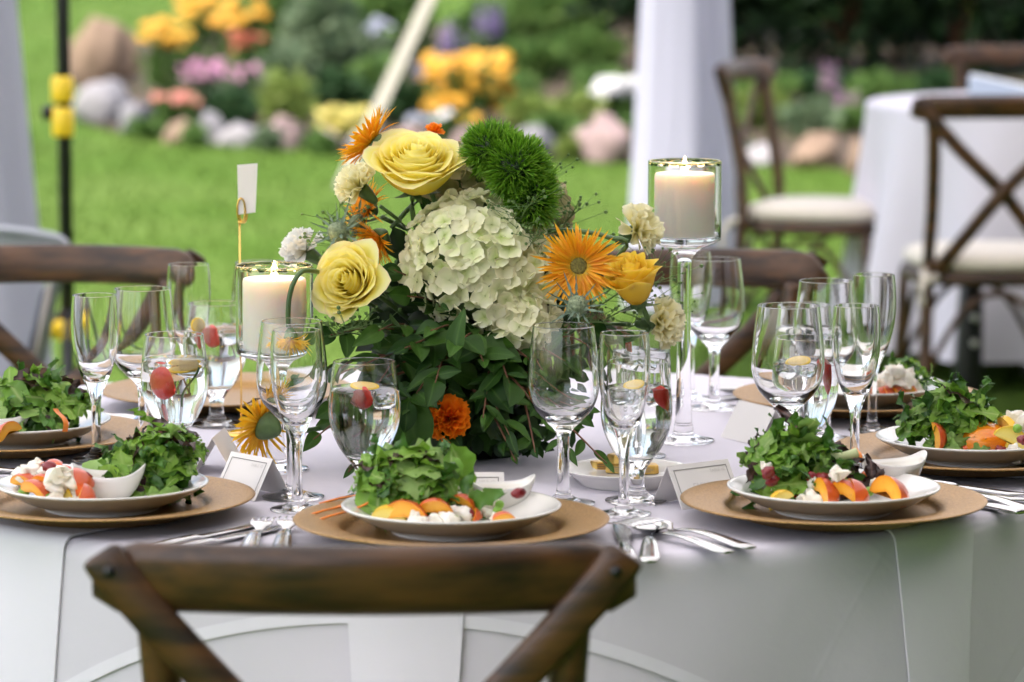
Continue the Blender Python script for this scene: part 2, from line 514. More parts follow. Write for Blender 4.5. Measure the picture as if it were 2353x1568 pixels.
# ------------------------------------------------------------------ border stones
def stone_mat(n, a, b):
    a, b = [c * .72 for c in a], [c * .66 for c in b]
    return mat(n, a, .85, col2=b, nscale=4, ndetail=8, bump=(14, .7, .02))
STM = {'pink': stone_mat('pink_granite', (.35, .255, .24), (.26, .185, .17)), 'grey': stone_mat('grey_granite', (.26, .255, .27), (.18, .175, .19)),
       'pale': stone_mat('pale_granite', (.36, .35, .355), (.27, .26, .265)), 'tan': stone_mat('tan_sandstone', (.31, .215, .145), (.21, .14, .09))}
stones = [  # x0, x1, top, base, colour, label
    (177, 297, 42, 205, 'tan', 'tall tan boulder leaning at the far end of the flower bed'),
    (172, 296, 186, 292, 'pale', 'pale grey stone below the tall tan boulder'),
    (268, 384, 232, 318, 'grey', 'grey stone with a pink side next to the coral flowers'),
    (364, 454, 288, 336, 'tan', 'low flat tan stone in a dip of the stone border'),
    (447, 518, 258, 338, 'grey', 'upright rounded grey stone in the stone border'),
    (500, 612, 285, 343, 'pale', 'long pale stone below the dark green mound'),
    (606, 720, 275, 347, 'pink', 'rounded pink stone below the light green shrub'),
    (705, 795, 305, 358, 'pink', 'small pink stone in front of the yellow flower mound'),
    (800, 890, 306, 362, 'pale', 'pale stone behind the orange gerbera of the centrepiece'),
    (892, 992, 284, 362, 'pink', 'pink stone right behind the big yellow rose'),
    (1020, 1108, 300, 366, 'pink', 'flat pink stone behind the top of the bouquet'),
    (1158, 1308, 286, 374, 'grey', 'wide grey stone with a dark shaded side'),
    (1322, 1465, 280, 380, 'pink', 'large rounded pink boulder beside the white drape'),
    (1668, 1715, 322, 384, 'pale', 'pale stone half hidden by the white drape'),
    (1702, 1796, 338, 386, 'pale', 'low beige stone seen through the crossed chair back'),
    (1788, 1945, 318, 394, 'tan', 'wide tan boulder between the chair and the far table'),
    (1946, 2004, 334, 410, 'tan', 'small brown stone against the far tablecloth')]
for i, (x0, x1, yt, yb, c, lab) in enumerate(stones):
    b = on_ground((x0 + x1) / 2, yb - 6)
    k = b.y / F
    w, h = (x1 - x0) * k, (yb - yt) * k
    o = rock(w * .64, w * .46, h * .74, i + 2, 14, .45, 9).obj('border_stone', STM[c], loc=(b.x, b.y + w * .2, b.z + h * .30), rz=i * .7)
    if i == 0: o.rotation_euler = (0, rad(24), 0)
    tag(o, lab, 'stone', 'stones edging the flower bed')

# ------------------------------------------------------------------ plants of the flower bed
def leaf_cloud(n, rx, ry, rz, size, rr, hollow=.35, up=.4):
    m = MB()
    for i in range(n):
        d = Vector((rr.gauss(0, 1), rr.gauss(0, 1), rr.gauss(0, 1))).normalized()
        k = (hollow + (1 - hollow) * rr.random()) * (1 + .25 * noise.noise(d * 2.2 + Vector((rx * 9, ry * 5, 0))))
        p = Vector((d.x * rx * k, d.y * ry * k, rz + d.z * rz * k))
        t = (d + Vector((rr.gauss(0, .6), rr.gauss(0, .6), up + rr.gauss(0, .5)))).normalized()
        s = t.cross(Vector((rr.gauss(0, 1), rr.gauss(0, 1), rr.gauss(0, 1)))).normalized()
        L = size * rr.uniform(.6, 1.4); W = L * .3
        nrm = t.cross(s) * (L * .12)
        m.add([p - t * L * .5, p + s * W + nrm, p + t * L * .5, p - s * W + nrm], [(0, 1, 2, 3)])
    return m

def head_cloud(n, rx, ry, z0, z1, size, rr, spire=0.0):
    m = MB()
    for i in range(n):
        a = rr.uniform(0, 2 * PI); q = math.sqrt(rr.random())
        p = Vector((rx * q * math.cos(a), ry * q * math.sin(a), rr.uniform(z0, z1)))
        k = size * rr.uniform(.7, 1.25)
        if spire:
            for j in range(7):
                t = j / 6
                c = p + Vector((rr.gauss(0, k * .15), rr.gauss(0, k * .15), spire * t))
                m.xf(Matrix.Translation(c) @ Matrix.Scale(k * (1 - .6 * t), 4), HEAD)
        else:
            m.xf(frame_from((rr.gauss(0, .5), -.5 + rr.gauss(0, .5), 1), loc=p, s=k, spin=rr.random() * 6), HEAD)
    return m
HEAD = MB()
HEAD.add([(0, 0, .35)] + [((1 if i % 2 == 0 else .72) * math.cos(i * PI / 5), (1 if i % 2 == 0 else .72) * math.sin(i * PI / 5), 0) for i in range(10)],
         [(0, 1 + i, 1 + (i + 1) % 10) for i in range(10)])

def fol(n, a, b): return mat(n, a, .6, island=b, transl=.25, spec=.15)
FM = {'mid': fol('bed_leaf_mid', (.06, .13, .03), (.13, .22, .055)), 'dark': fol('bed_leaf_dark', (.015, .045, .015), (.04, .09, .03)),
      'grey': fol('bed_leaf_grey', (.10, .16, .08), (.17, .23, .13)), 'lime': fol('bed_leaf_lime', (.14, .22, .04), (.26, .32, .09)),
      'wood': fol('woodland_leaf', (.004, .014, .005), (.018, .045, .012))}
BM = {k: mat('bloom_' + k, [c * .78 for c in v], .6, island=[c * .7 for c in w], transl=.3) for k, v, w in [
    ('orange', (.80, .40, .02), (.86, .50, .03)), ('yellow', (.80, .68, .12), (.84, .76, .25)), ('pink', (.60, .24, .44), (.66, .40, .46)),
    ('coral', (.70, .20, .16), (.74, .36, .24)), ('red', (.50, .09, .05), (.58, .18, .08)), ('purple', (.26, .17, .44), (.38, .28, .52)),
    ('blue', (.36, .40, .54), (.48, .50, .58)), ('white', (.84, .84, .82), (.86, .86, .85)), ('mauve', (.40, .22, .36), (.48, .32, .42))]}

def plant(name, px, d, ytop, wpx, leafm, lab, bloom=None, nb=0, bs=.03, nl=420, ls=.07, spire=0.0, cat='plant', bz=(.75, 1.08), depth=1.0, group='plants of the flower bed'):
    rr = random.Random(int(px * 7 + d * 100))
    z0 = ground_z(d)
    k = d / F
    x = (px - CX) * k
    ztop = CAM_H - (ytop + 185) * k
    h = max(.12, ztop - z0); w = wpx * k
    root = empty(name, (x, d, z0))
    tag(root, lab, cat, group)
    fo = leaf_cloud(nl, w / 2, w / 2 * depth, h / 2, ls, rr).obj('foliage', FM[leafm], root, smooth=False); fo['kind'] = 'stuff'
    st = MB()
    for i in range(5):
        a = rr.uniform(0, 6.28)
        st.xf(Matrix.Identity(4), tube([(0, 0, 0), (w * .1 * math.cos(a), w * .1 * math.sin(a), h * .4), (w * .3 * math.cos(a), w * .3 * math.sin(a), h * .8)], [.008, .006, .003], 5))
    st.obj('stem', M['stem'], root)
    if bloom:
        b = head_cloud(nb, w / 2, w / 2 * depth, h * bz[0], h * bz[1], bs, rr, spire).obj('blossom', BM[bloom], root, smooth=False); b['kind'] = 'stuff'
    return root

P_ = plant
P_('coneflower_plant', 385, 19.6, 62, 120, 'mid', 'orange coneflowers nearest the tall tan boulder', 'orange', 26, .045, 260)
P_('coneflower_plant', 470, 20.6, 2, 130, 'mid', 'tall orange coneflowers behind the pink phlox', 'orange', 26, .05, 260)
P_('coneflower_plant', 560, 21.2, 8, 110, 'mid', 'golden coneflowers at the back above the red blooms', 'orange', 24, .05, 260)
P_('coneflower_plant', 1070, 18.2, 135, 200, 'mid', 'big clump of golden coneflowers above the bouquet', 'orange', 95, .05, 380, bz=(.35, 1.05))
P_('coneflower_plant', 1080, 17.4, 262, 70, 'mid', 'few small orange flowers low by the pink stone', 'orange', 8, .03, 130)
P_('phlox_plant', 465, 18.9, 148, 110, 'grey', 'mauve pink phlox in front of the orange coneflowers', 'pink', 40, .03, 260)
P_('phlox_plant', 555, 18.8, 152, 90, 'grey', 'pale pink phlox beside the light green shrub', 'pink', 26, .026, 220)
P_('zinnia_plant', 405, 17.9, 214, 100, 'mid', 'coral red flowers low behind the grey stone', 'coral', 26, .03, 220)
P_('zinnia_plant', 572, 20.4, 78, 80, 'mid', 'rusty red flower clump at the back of the bed', 'red', 14, .04, 200)
P_('green_mound', 535, 17.7, 200, 120, 'dark', 'dark green leafy mound above the long pale stone', nl=420)
P_('green_shrub', 655, 17.9, 150, 140, 'lime', 'light green shrub above the rounded pink stone', nl=520, ls=.06)
P_('yellow_mound', 795, 17.25, 246, 125, 'lime', 'dense lemon yellow flower mound behind the gerbera', 'yellow', 240, .026, 160, bz=(.25, 1.02))
P_('salvia_plant', 1035, 20.0, 95, 80, 'grey', 'violet salvia spires beside the guy strap', 'purple', 9, .04, 220, spire=.16, bz=(.7, .95))
P_('salvia_plant', 1110, 20.8, 60, 90, 'grey', 'tall purple salvia behind the golden coneflowers', 'purple', 9, .04, 220, spire=.18, bz=(.7, .95))
P_('salvia_plant', 985, 18.9, 175, 70, 'grey', 'grey blue catmint at the foot of the guy strap', 'blue', 16, .022, 200, spire=.08)
P_('aster_plant', 845, 21.3, 55, 130, 'grey', 'pale blue asters left of the guy strap', 'blue', 16, .035, 320)
P_('tall_perennial', 745, 20.6, -60, 190, 'grey', 'tall green perennial behind the light green shrub', nl=700, ls=.10)
P_('tall_perennial', 905, 22.4, -80, 210, 'mid', 'tall feathery green perennial behind the guy strap', nl=700, ls=.10)
P_('tall_perennial', 640, 22.2, -70, 170, 'mid', 'tall green perennial behind the golden coneflowers', nl=600, ls=.10)
P_('dark_mound', 770, 18.6, 150, 130, 'dark', 'dark leafy mound behind the yellow flower mound', nl=480)
P_('dark_mound', 915, 18.4, 170, 150, 'dark', 'dark leafy mound where the guy strap passes', nl=480)
P_('white_phlox', 1405, 18.2, 192, 80, 'mid', 'two white flower heads beside the white drape', 'white', 60, .042, 200, bz=(.80, 1.08))
P_('white_phlox', 1460, 18.4, 190, 60, 'mid', 'white flower head half behind the white drape', 'white', 50, .042, 160, bz=(.80, 1.08))
P_('daisy_plant', 1030, 17.4, 252, 60, 'mid', 'small white flowers below the golden coneflowers', 'white', 7, .035, 140)
P_('daisy_plant', 965, 17.5, 272, 60, 'grey', 'pale flowers behind the big yellow rose', 'blue', 7, .035, 140)
P_('lime_plant', 1215, 18.0, 216, 130, 'lime', 'lime green groundcover beside the golden coneflowers', nl=330)
P_('lime_plant', 1330, 18.1, 210, 130, 'lime', 'lime green groundcover below the white phlox', nl=330)
P_('lime_plant', 1270, 17.5, 258, 120, 'mid', 'low green plants above the wide grey stone', nl=300)
P_('lime_plant', 1440, 17.5, 268, 90, 'mid', 'low green plants beside the large pink boulder', nl=260)
P_('hill_shrub', 1225, 21.6, 90, 170, 'mid', 'soft green shrub behind the golden coneflowers', nl=700, ls=.09)
P_('hill_shrub', 1345, 22.2, 60, 190, 'mid', 'soft green shrub behind the white phlox', nl=750, ls=.09)
P_('hill_shrub', 1120, 23.5, 0, 180, 'mid', 'soft green shrub behind the purple salvia', nl=650, ls=.09)
P_('hill_shrub', 1270, 25.5, -40, 260, 'mid', 'broad green shrub at the top of the slope', nl=800, ls=.11)
P_('leafy_plant', 1745, 18.2, 195, 130, 'lime', 'bright green leafy plant behind the crossed chair back', nl=420, ls=.09)
P_('leafy_plant', 1660, 18.0, 230, 80, 'mid', 'green plant between the drape and the chair', nl=300, ls=.08)
P_('leafy_plant', 1860, 17.7, 225, 140, 'grey', 'grey green plant above the wide tan boulder', nl=420, ls=.07)
P_('leafy_plant', 1965, 18.0, 240, 120, 'mid', 'green plant beside the far tablecloth', nl=380, ls=.07)
P_('creeping_plant', 335, 17.6, 268, 90, 'mid', 'creeping green plant over the grey stone', nl=260, ls=.05)
P_('creeping_plant', 445, 17.15, 290, 60, 'mid', 'creeping green plant beside the upright grey stone', nl=200, ls=.05)
P_('creeping_plant', 612, 16.95, 308, 70, 'grey', 'creeping grey plant between two border stones', nl=220, ls=.05)
P_('creeping_plant', 735, 16.75, 312, 80, 'mid', 'creeping green plant in front of the yellow flower mound', nl=240, ls=.05)
P_('creeping_plant', 1130, 16.5, 326, 90, 'mid', 'creeping green plant left of the wide grey stone', nl=240, ls=.05)
P_('creeping_plant', 1312, 16.45, 322, 70, 'lime', 'creeping lime plant right of the wide grey stone', nl=220, ls=.05)
P_('creeping_plant', 1700, 16.4, 336, 80, 'mid', 'creeping green plant over the pale stones', nl=220, ls=.05)
P_('creeping_plant', 230, 18.9, 216, 90, 'mid', 'creeping green plant at the foot of the tall tan boulder', nl=240, ls=.06)
P_('ground_cover', 1640, 19.6, 190, 150, 'mid', 'green groundcover beside the white drape', nl=420)
P_('ground_cover', 1760, 20.0, 165, 170, 'mid', 'green groundcover behind the bright leafy plant', nl=460)
P_('ground_cover', 1890, 20.2, 160, 170, 'dark', 'dark groundcover behind the mauve spire', nl=460)
P_('ground_cover', 2020, 20.0, 165, 170, 'mid', 'green groundcover just above the far tablecloth', nl=460)
P_('ground_cover', 2160, 20.2, 160, 180, 'dark', 'dark groundcover behind the folded programme', nl=460)
P_('ground_cover', 1380, 20.0, 150, 150, 'mid', 'green groundcover behind the white phlox', nl=420)
P_('ground_cover', 1180, 19.6, 160, 140, 'mid', 'green groundcover beside the golden coneflowers', nl=420)
P_('ground_cover', 860, 19.8, 120, 150, 'mid', 'green groundcover left of the guy strap', nl=420)
P_('ground_cover', 660, 19.6, 95, 150, 'grey', 'grey green groundcover behind the light green shrub', nl=420)
P_('foxglove_plant', 1908, 18.6, 185, 50, 'grey', 'single mauve flower spire before the dark woodland', 'mauve', 4, .05, 120, spire=.14, bz=(.75, .85), depth=.5)
P_('foxglove_plant', 1945, 18.4, 232, 50, 'grey', 'short dusty mauve spires beside the far tablecloth', 'mauve', 4, .045, 120, spire=.08, bz=(.75, .85), depth=.5)

# dark woodland edge
wb = [(1480, 23.0, 1.9, 'dark woodland bush behind the white drape'), (1640, 22.0, 1.7, 'dark woodland bush above the chair rail'),
      (1800, 22.8, 2.0, 'dark woodland bush behind the bright leafy plant'), (1930, 21.8, 1.6, 'dark woodland bush behind the mauve spire'),
      (2060, 23.2, 2.1, 'dark woodland bush behind the far table'), (2190, 22.0, 1.8, 'dark woodland bush behind the far chair'),
      (2330, 22.8, 2.0, 'dark woodland bush above the folded programme'), (2480, 22.2, 1.9, 'dark woodland bush at the edge of the view'),
      (1560, 26.5, 2.3, 'dark bush deep in the wood behind the drape'), (1950, 26.8, 2.4, 'dark bush deep in the wood behind the mauve spire')]
for i, (px, d, h, lab) in enumerate(wb):
    k = d / F
    root = empty('woodland_bush', ((px - CX) * k, d, ground_z(d)))
    tag(root, lab, 'bush', 'bushes of the woodland edge')
    rr = random.Random(i + 40)
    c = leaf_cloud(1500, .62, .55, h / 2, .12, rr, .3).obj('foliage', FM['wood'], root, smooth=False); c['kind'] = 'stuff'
    st = MB()
    for j in range(6):
        a = rr.uniform(0, 6.28)
        st.xf(Matrix.Identity(4), tube([(0, 0, 0), (.12 * math.cos(a), .12 * math.sin(a), h * .35), (.36 * math.cos(a), .36 * math.sin(a), h * .8)], [.022, .016, .006], 6))
    st.obj('stem', M['twig'], root)
M['bark'] = mat('bark', (.055, .035, .025), .9, col2=(.025, .016, .012), nscale=6, stretch=(1, 1, .2), bump=(12, .8, .02))
for i, (px, d, lab) in enumerate([(2275, 24.6, 'brown tree trunk in the dark woodland above the far chair'), (1700, 25.2, 'woodland tree behind the chair by the drape'), (2000, 27.0, 'woodland tree behind the mauve flower spire'), (1440, 27.5, 'woodland tree at the top of the green slope')]):
    k = d / F
    rr = random.Random(i + 70)
    root = empty('woodland_tree', ((px - CX) * k, d, ground_z(d)))
    tag(root, lab, 'tree', 'trees of the woodland edge')
    tr = tube(crom([(0, 0, -.05), (.03, 0, .8), (-.04, .05, 2.2), (.05, 0, 4.2)], 4), [.15 - .006 * j for j in range(13)], 10)
    for j in range(6):
        a = j * 1.1; z = 1.7 + .4 * j
        tr.xf(Matrix.Identity(4), tube([(0, 0, z), (.6 * math.cos(a), .6 * math.sin(a), z + .5), (1.3 * math.cos(a), 1.3 * math.sin(a), z + .8)], [.06, .04, .012], 6))
    tr.obj('trunk', M['bark'], root)
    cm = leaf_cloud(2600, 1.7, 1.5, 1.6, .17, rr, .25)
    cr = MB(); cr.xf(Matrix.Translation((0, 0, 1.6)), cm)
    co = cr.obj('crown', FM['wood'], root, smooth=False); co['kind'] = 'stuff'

# unseen wood added along the tent's right side to block sky light
rr = random.Random(123)
TU, TN = Vector((.583, .812, 0)), Vector((.812, -.583, 0))      # along the tent's edge, and into the tent
TO = Vector((-1.38, 8.6, 0))
tl = MB()
for i in range(12000):
    p = TO + TU * rr.uniform(-12, 9.5) + TN * (9.0 + 3.0 * rr.random())
    p.z = 10.0 * rr.random() ** .85 + ground_z(max(p.y, 0))
    t = Vector((rr.gauss(0, 1), rr.gauss(0, 1), rr.gauss(0, 1))).normalized(); s = t.cross(Vector((rr.gauss(0, 1), rr.gauss(0, 1), rr.gauss(0, 1)))).normalized()
    L = rr.uniform(.45, .9)
    tl.add([p - t * L * .5, p + s * L * .32, p + t * L * .5, p - s * L * .32], [(0, 1, 2, 3)])
o = tl.obj('shade_treeline', FM['wood'], smooth=False)
tag(o, 'unseen dark wood added beside the tent to shade the table', 'shade_treeline', kind='stuff')

# ------------------------------------------------------------------ tent drapes, pole, strap
def drape(name, x, y, z0, r0, r1, lab, seed, ztop=2.7):
    rr = random.Random(seed)
    ph = [rr.uniform(0, 6.28) for _ in range(4)]
    nn, nz = 120, 24
    def fn(u, v):
        a = 2 * PI * u
        z = z0 + (ztop - z0) * v
        rr_ = r0 + (r1 - r0) * min(1, v * 2.1) ** .8
        w = math.sin(4 * a + ph[0] + v) * .5 + math.sin(7 * a + ph[1] + v) * .45 + math.sin(11 * a + ph[2] - v * 2) * .22
        R_ = rr_ * (1 + .10 * w)
        return (R_ * math.cos(a), R_ * math.sin(a), z)
    o = grid(nn, nz, fn).obj(name, M['drape'], loc=(x, y, 0))
    tag(o, lab, 'drape', 'white drapes round the tent legs')
    return o
p = on_y(1575, 300, 11.3)
drape('tent_drape', p.x, 11.3, ground_z(11.3) + .01, .185, .128, 'white fabric drape round the tent leg behind the tall candle', 1)
drape('tent_drape', -1.38, 8.6, ground_z(8.6) + .01, .27, .15, 'white fabric drape round the tent leg beside the black pole', 5)

# the tent roof over the tables (above the picture): its edge runs over the two draped legs
def roof_pt(u, v):
    a, b = -6.5 + 17.5 * u, -.25 + 6.4 * v
    p = TO + TU * a + TN * b
    ridge = 1 - abs(2 * v - 1)
    end = min(1, min(u, 1 - u) * 4.5)
    sag = .10 * math.sin(PI * u * 6) ** 2 * (1 - ridge)
    return (p.x, p.y, 2.62 + 1.3 * min(ridge, end) ** 1.15 - sag)
tent = empty('tent_roof', (0, 0, 0))
tag(tent, 'white canvas tent roof carried by the draped legs', 'tent')
grid(48, 24, roof_pt).obj('canopy', M['canopy'], tent)
for e in (0.0, 1.0):
    vb = []
    for i in range(49):
        p = Vector(roof_pt(i / 48, e)); s_ = .10 + .05 * abs(math.sin(i * PI / 4))
        vb += [p, p - Vector((0, 0, s_))]
    MB().add(vb, [(2 * i, 2 * i + 1, 2 * i + 3, 2 * i + 2) for i in range(48)]).obj('valance', M['canopy'], tent)
pl = empty('tent_pole', (on_y(150, 400, 8.3).x, 8.3, ground_z(8.3)))
tag(pl, 'thin black pole with yellow clamps beside the white drape', 'pole')
tube([(0, 0, 0), (0, 0, 1.2), (0, 0, 1.6)], [.0165, .0165, .0165], 14).obj('shaft', M['black_metal'], pl)
tube([(0, 0, 1.1), (0, 0, 2.9)], .0125, 14).obj('upper_shaft', M['black_metal'], pl)
zc = on_y(150, 240, 8.3).z - ground_z(8.3)
for dz, hh in ((.036, .062), (-.042, .07)):
    m = lathe([(0, -hh / 2), (.024, -hh / 2), (.0265, -hh / 2 + .006), (.0265, hh / 2 - .006), (.022, hh / 2), (0, hh / 2)], 20)
    m.obj('clamp', M['yellow_plastic'], pl, loc=(-.004, 0, zc + dz))
kn = MB(); kn.xf(Matrix.Translation((-.04, 0, zc - .02)) @ Matrix.Rotation(PI / 2, 4, 'Y'), lathe([(0, -.012), (.016, -.012), (.018, 0), (.016, .012), (0, .012)], 14))
kn.xf(Matrix.Identity(4), tube([(-.05, 0, zc - .02), (0, 0, zc - .02)], .005, 8))
kn.obj('knob', M['black_metal'], pl)
zc2 = on_y(150, 758, 8.3).z - ground_z(8.3)
m = lathe([(0, -.024), (.024, -.024), (.0265, -.018), (.0265, .018), (.022, .024), (0, .024)], 20)
m.obj('clamp', M['yellow_plastic'], pl, loc=(-.004, 0, zc2))
m = MB(); m.xf(Matrix.Identity(4), tube([(-.065, -.02, zc2), (-.02, -.01, zc2)], [.02, .018], 12))
m.obj('clamp_handle', M['yellow_plastic'], pl)
for a in (0.6, 2.7, 4.8):
    tube([(0, 0, .42), (.38 * math.cos(a), .38 * math.sin(a), .012)], .009, 8).obj('leg', M['black_metal'], pl)

A = on_ground(782, 436)
B = on_y(985, 0, 16.2)
d_ = (B - A)
top = A + d_ * 2.6
sm = MB()
side = Vector((1, 0, 0)) - d_.normalized() * d_.normalized().x
side.normalize(); nrm_ = side.cross(d_.normalized())
vv = []
for t in [i / 10 for i in range(11)]:
    c = A.lerp(top, t)
    for q, w in ((-1, -1), (1, -1), (1, 1), (-1, 1)):
        vv.append(c + side * (.030 * q) + nrm_ * (.004 * w))
ff = [(i * 4 + k, i * 4 + (k + 1) % 4, (i + 1) * 4 + (k + 1) % 4, (i + 1) * 4 + k) for i in range(10) for k in range(4)] + [(3, 2, 1, 0), (40, 41, 42, 43)]
st_ = sm.add(vv, ff).obj('guy_strap', M['strap'], smooth=False)
tag(st_, 'wide cream guy strap slanting down to the lawn behind the bouquet', 'strap')

# ------------------------------------------------------------------ cross back chairs
def rounded_bar(sections, w=10, power=3.0):
    """Loft superellipse sections: list of (centre, half thickness vector, half height vector)."""
    m = MB(); v, f = [], []
    for c, a, b in sections:
        for k in range(w):
            t = 2 * PI * k / w
            cs, sn = math.cos(t), math.sin(t)
            q = (abs(cs) ** power + abs(sn) ** power) ** (-1 / power)
            v.append(Vector(c) + Vector(a) * cs * q + Vector(b) * sn * q)
    ns = len(sections)
    for i in range(ns - 1):
        for k in range(w):
            j = (k + 1) % w
            f.append((i * w + k, (i + 1) * w + k, (i + 1) * w + j, i * w + j))
    f.append(tuple(range(w))); f.append(tuple(range(ns * w - 1, (ns - 1) * w - 1, -1)))
    return m.add(v, f)

def make_chair():
    """Faces +Y, origin on the ground below the seat; back rail at y = -0.26."""
    root = empty('cross_back_chair')
    rail = []
    N = 22
    for i in range(N + 1):
        s = -1 + 2 * i / N
        x = .236 * s
        y = -.275 + .055 * s * s
        e = max(0, (abs(s) - .86) / .14)
        hh = .031 * math.sqrt(max(.03, 1 - e * e * .92))
        th = .0145 * math.sqrt(max(.1, 1 - e * e * .8))
        z = .848 - .012 * e - .004 * s * s
        rail.append(((x, y - .008, z), (-.0 , -th, -.0), (0, -hh * .16, hh)))
    rounded_bar(rail, 14).obj('top_rail', M['wood'], root, recalc=True)
    for sx in (-1, 1):
        stile = crom([(sx * .182, -.245, .826), (sx * .175, -.235, .74), (sx * .172, -.205, .58), (sx * .178, -.195, .45), (sx * .186, -.21, .22), (sx * .196, -.245, 0)], 4)
        tube(stile, .0175, 10).obj('back_leg', M['wood'], root)
        slat = crom([(sx * .226, -.258, .868), (sx * .205, -.262, .84), (sx * .11, -.262, .735), (0, -.258 - .006 * sx, .628), (-sx * .10, -.235, .50), (-sx * .160, -.205, .420)], 5)
        secs = []
        for i, c in enumerate(slat):
            t = (slat[min(i + 1, len(slat) - 1)] - slat[max(i - 1, 0)]).normalized()
            wv = Vector((t.z, 0, -t.x)).normalized()
            kk = .72 if i == 0 else 1.0
            secs.append((c, Vector((0, .0065, 0)), wv * (.0185 * kk)))
        sl = rounded_bar(secs, 10).obj('cross_slat', M['wood'], root, recalc=True)
        lathe([(0, -.003), (.0055, -.003), (.005, .0015), (0, .003)], 10)
        m = MB(); m.xf(Matrix.Translation((sx * .217, -.269, .853)) @ Matrix.Rotation(PI / 2, 4, 'X'), lathe([(0, -.002), (.0055, -.002), (.005, .0025), (0, .004)], 10))
        m.obj('screw', M['black_metal'], sl)
        tube(crom([(sx * .185, .185, .385), (sx * .19, .19, .22), (sx * .20, .205, 0)], 3), .0155, 10).obj('front_leg', M['wood'], root)
        tube(crom([(sx * .183, -.20, .15), (sx * .175, -.08, .315), (sx * .175, .0, .362), (sx * .178, .08, .315), (sx * .19, .19, .15)], 4), .009, 8).obj('side_brace', M['wood'], root)
    for sy in (-1, 1):
        yy = .185 if sy > 0 else -.205
        tube(crom([(-.185, yy, .15), (-.09, yy, .315), (0, yy, .362), (.09, yy, .315), (.185, yy, .15)], 4), .009, 8).obj('arch_brace', M['wood'], root)
    ring = MB()
    def seat_pt(a, k):
        c, s = math.cos(a), math.sin(a)
        q = (abs(c) ** 3.2 + abs(s) ** 3.2) ** (-1 / 3.2)
        return Vector((.208 * c * q * k * (1 + .04 * s), .215 * s * q * k - .005, 0))
    rings = [(.94, .380), (1.0, .383), (1.02, .398), (1.0, .413), (.94, .416), (.5, .416), (.02, .416)]
    vv, ff = [], []
    nn = 40
    for k, z in rings:
        for i in range(nn):
            q = seat_pt(2 * PI * i / nn, k); vv.append((q.x, q.y, z))
    for j in range(len(rings) - 1):
        for i in range(nn):
            ff.append((j * nn + i, j * nn + (i + 1) % nn, (j + 1) * nn + (i + 1) % nn, (j + 1) * nn + i))
    ring.add(vv, ff).obj('seat', M['wood'], root)
    cu = MB(); vv, ff = [], []
    prof = [(.90, .418), (.97, .427), (.985, .440), (.95, .455), (.8, .466), (.5, .472), (.02, .474)]
    for k, z in prof:
        for i in range(nn):
            q = seat_pt(2 * PI * i / nn, k); vv.append((q.x, q.y, z))
    for j in range(len(prof) - 1):
        for i in range(nn):
            ff.append((j * nn + i, j * nn + (i + 1) % nn, (j + 1) * nn + (i + 1) % nn, (j + 1) * nn + i))
    cus = cu.add(vv, ff).obj('cushion', M['seat_fabric'], root)
    for sx in (-1, 1):
        tm = tube(crom([(sx * .16, -.18, .425), (sx * .195, -.215, .417), (sx * .185, -.235, .403), (sx * .16, -.215, .407)], 3), .010, 6)
        tm.xf(Matrix.Identity(4), tube(crom([(sx * .19, -.235, .405), (sx * .205, -.25, .375), (sx * .2, -.245, .335)], 3), [.010] * 6 + [.006], 6))
        tm.obj('cushion_tie', M['seat_fabric'], cus)
    return root

CH = 'cross back chairs of the two tables'
chair = make_chair()
zr = .868
q = on_z(832, 1249, .878)
chair.location = (q.x, q.y + .27, 0)
tag(chair, 'dark wooden cross back chair seen from behind in the foreground', 'chair', CH)
def put_chair(px, py, ztop, rz, lab):
    q = on_z(px, py, ztop)
    off = Vector((0, -.27, 0)); off.rotate(Euler((0, 0, rz)))
    loc = (q.x - off.x, q.y - off.y, 0)
    o = copy_tree(chair, None, loc, rz)
    tag(o, lab, 'chair', CH)
    return o
put_chair(140, 567, .877, PI + rad(-3), 'wooden cross back chair across the table before the black pole')
put_chair(1562, 575, .877, PI + rad(4), 'wooden cross back chair across the table behind the tall candle')
def set_chair(x, y, rz, lab):
    o = copy_tree(chair, None, (x, y, ground_z(y) - .004), rz); tag(o, lab, 'chair', CH); return o
set_chair(1.245, 8.87 + .27, rad(2), 'cross back chair seen from behind at the far table')
off = Vector((0, -.27, 0)); off.rotate(Euler((0, 0, rad(-112))))
set_chair(.672 - off.x, 10.37 - off.y, rad(-112), 'cross back chair turned sideways between the drape and the far table')
set_chair(1.60, 11.15 - .27, PI, 'cross back chair on the far side of the second table')

# ------------------------------------------------------------------ folding chair beside the drape
fc = empty('folding_chair', (-1.06, 7.0, ground_z(7.0)))
tag(fc, 'grey metal folding chair with a rounded back beside the drape', 'chair')
zt = on_y(60, 527, 7.0).z - ground_z(7.0)
tube(crom([(-.20, .02, .10), (-.18, .01, .5), (-.165, 0, zt - .05), (-.11, -.005, zt - .008), (0, -.01, zt), (.11, -.005, zt - .012), (.155, 0, zt - .03), (.148, 0, zt - .07), (.115, .01, .55), (.075, .02, .3), (.04, .03, .0)], 4), .012, 10).obj('back_frame', M['grey_metal'], fc)
grid(12, 5, lambda u, v: (-.15 + .29 * u, -.012 - .03 * math.sin(PI * u) * .5, zt - .015 - .040 * v), None).obj('backrest', M['grey_metal'], fc)
tube([(.115, .04, .62), (.085, -.03, .48), (-.02, -.22, 0)], .011, 8).obj('front_leg', M['black_metal'], fc)
tube([(-.16, .04, .62), (-.17, -.03, .48), (-.19, -.22, 0)], .011, 8).obj('front_leg', M['black_metal'], fc)
tube([(.128, -.02, .64), (.105, -.02, .52), (.055, -.02, .34)], .011, 8, flat=.6).obj('stay', M['tan_metal'], fc)
box(.30, .32, .02, (-.03, -.12, .43)).obj('seat', M['grey_metal'], fc)

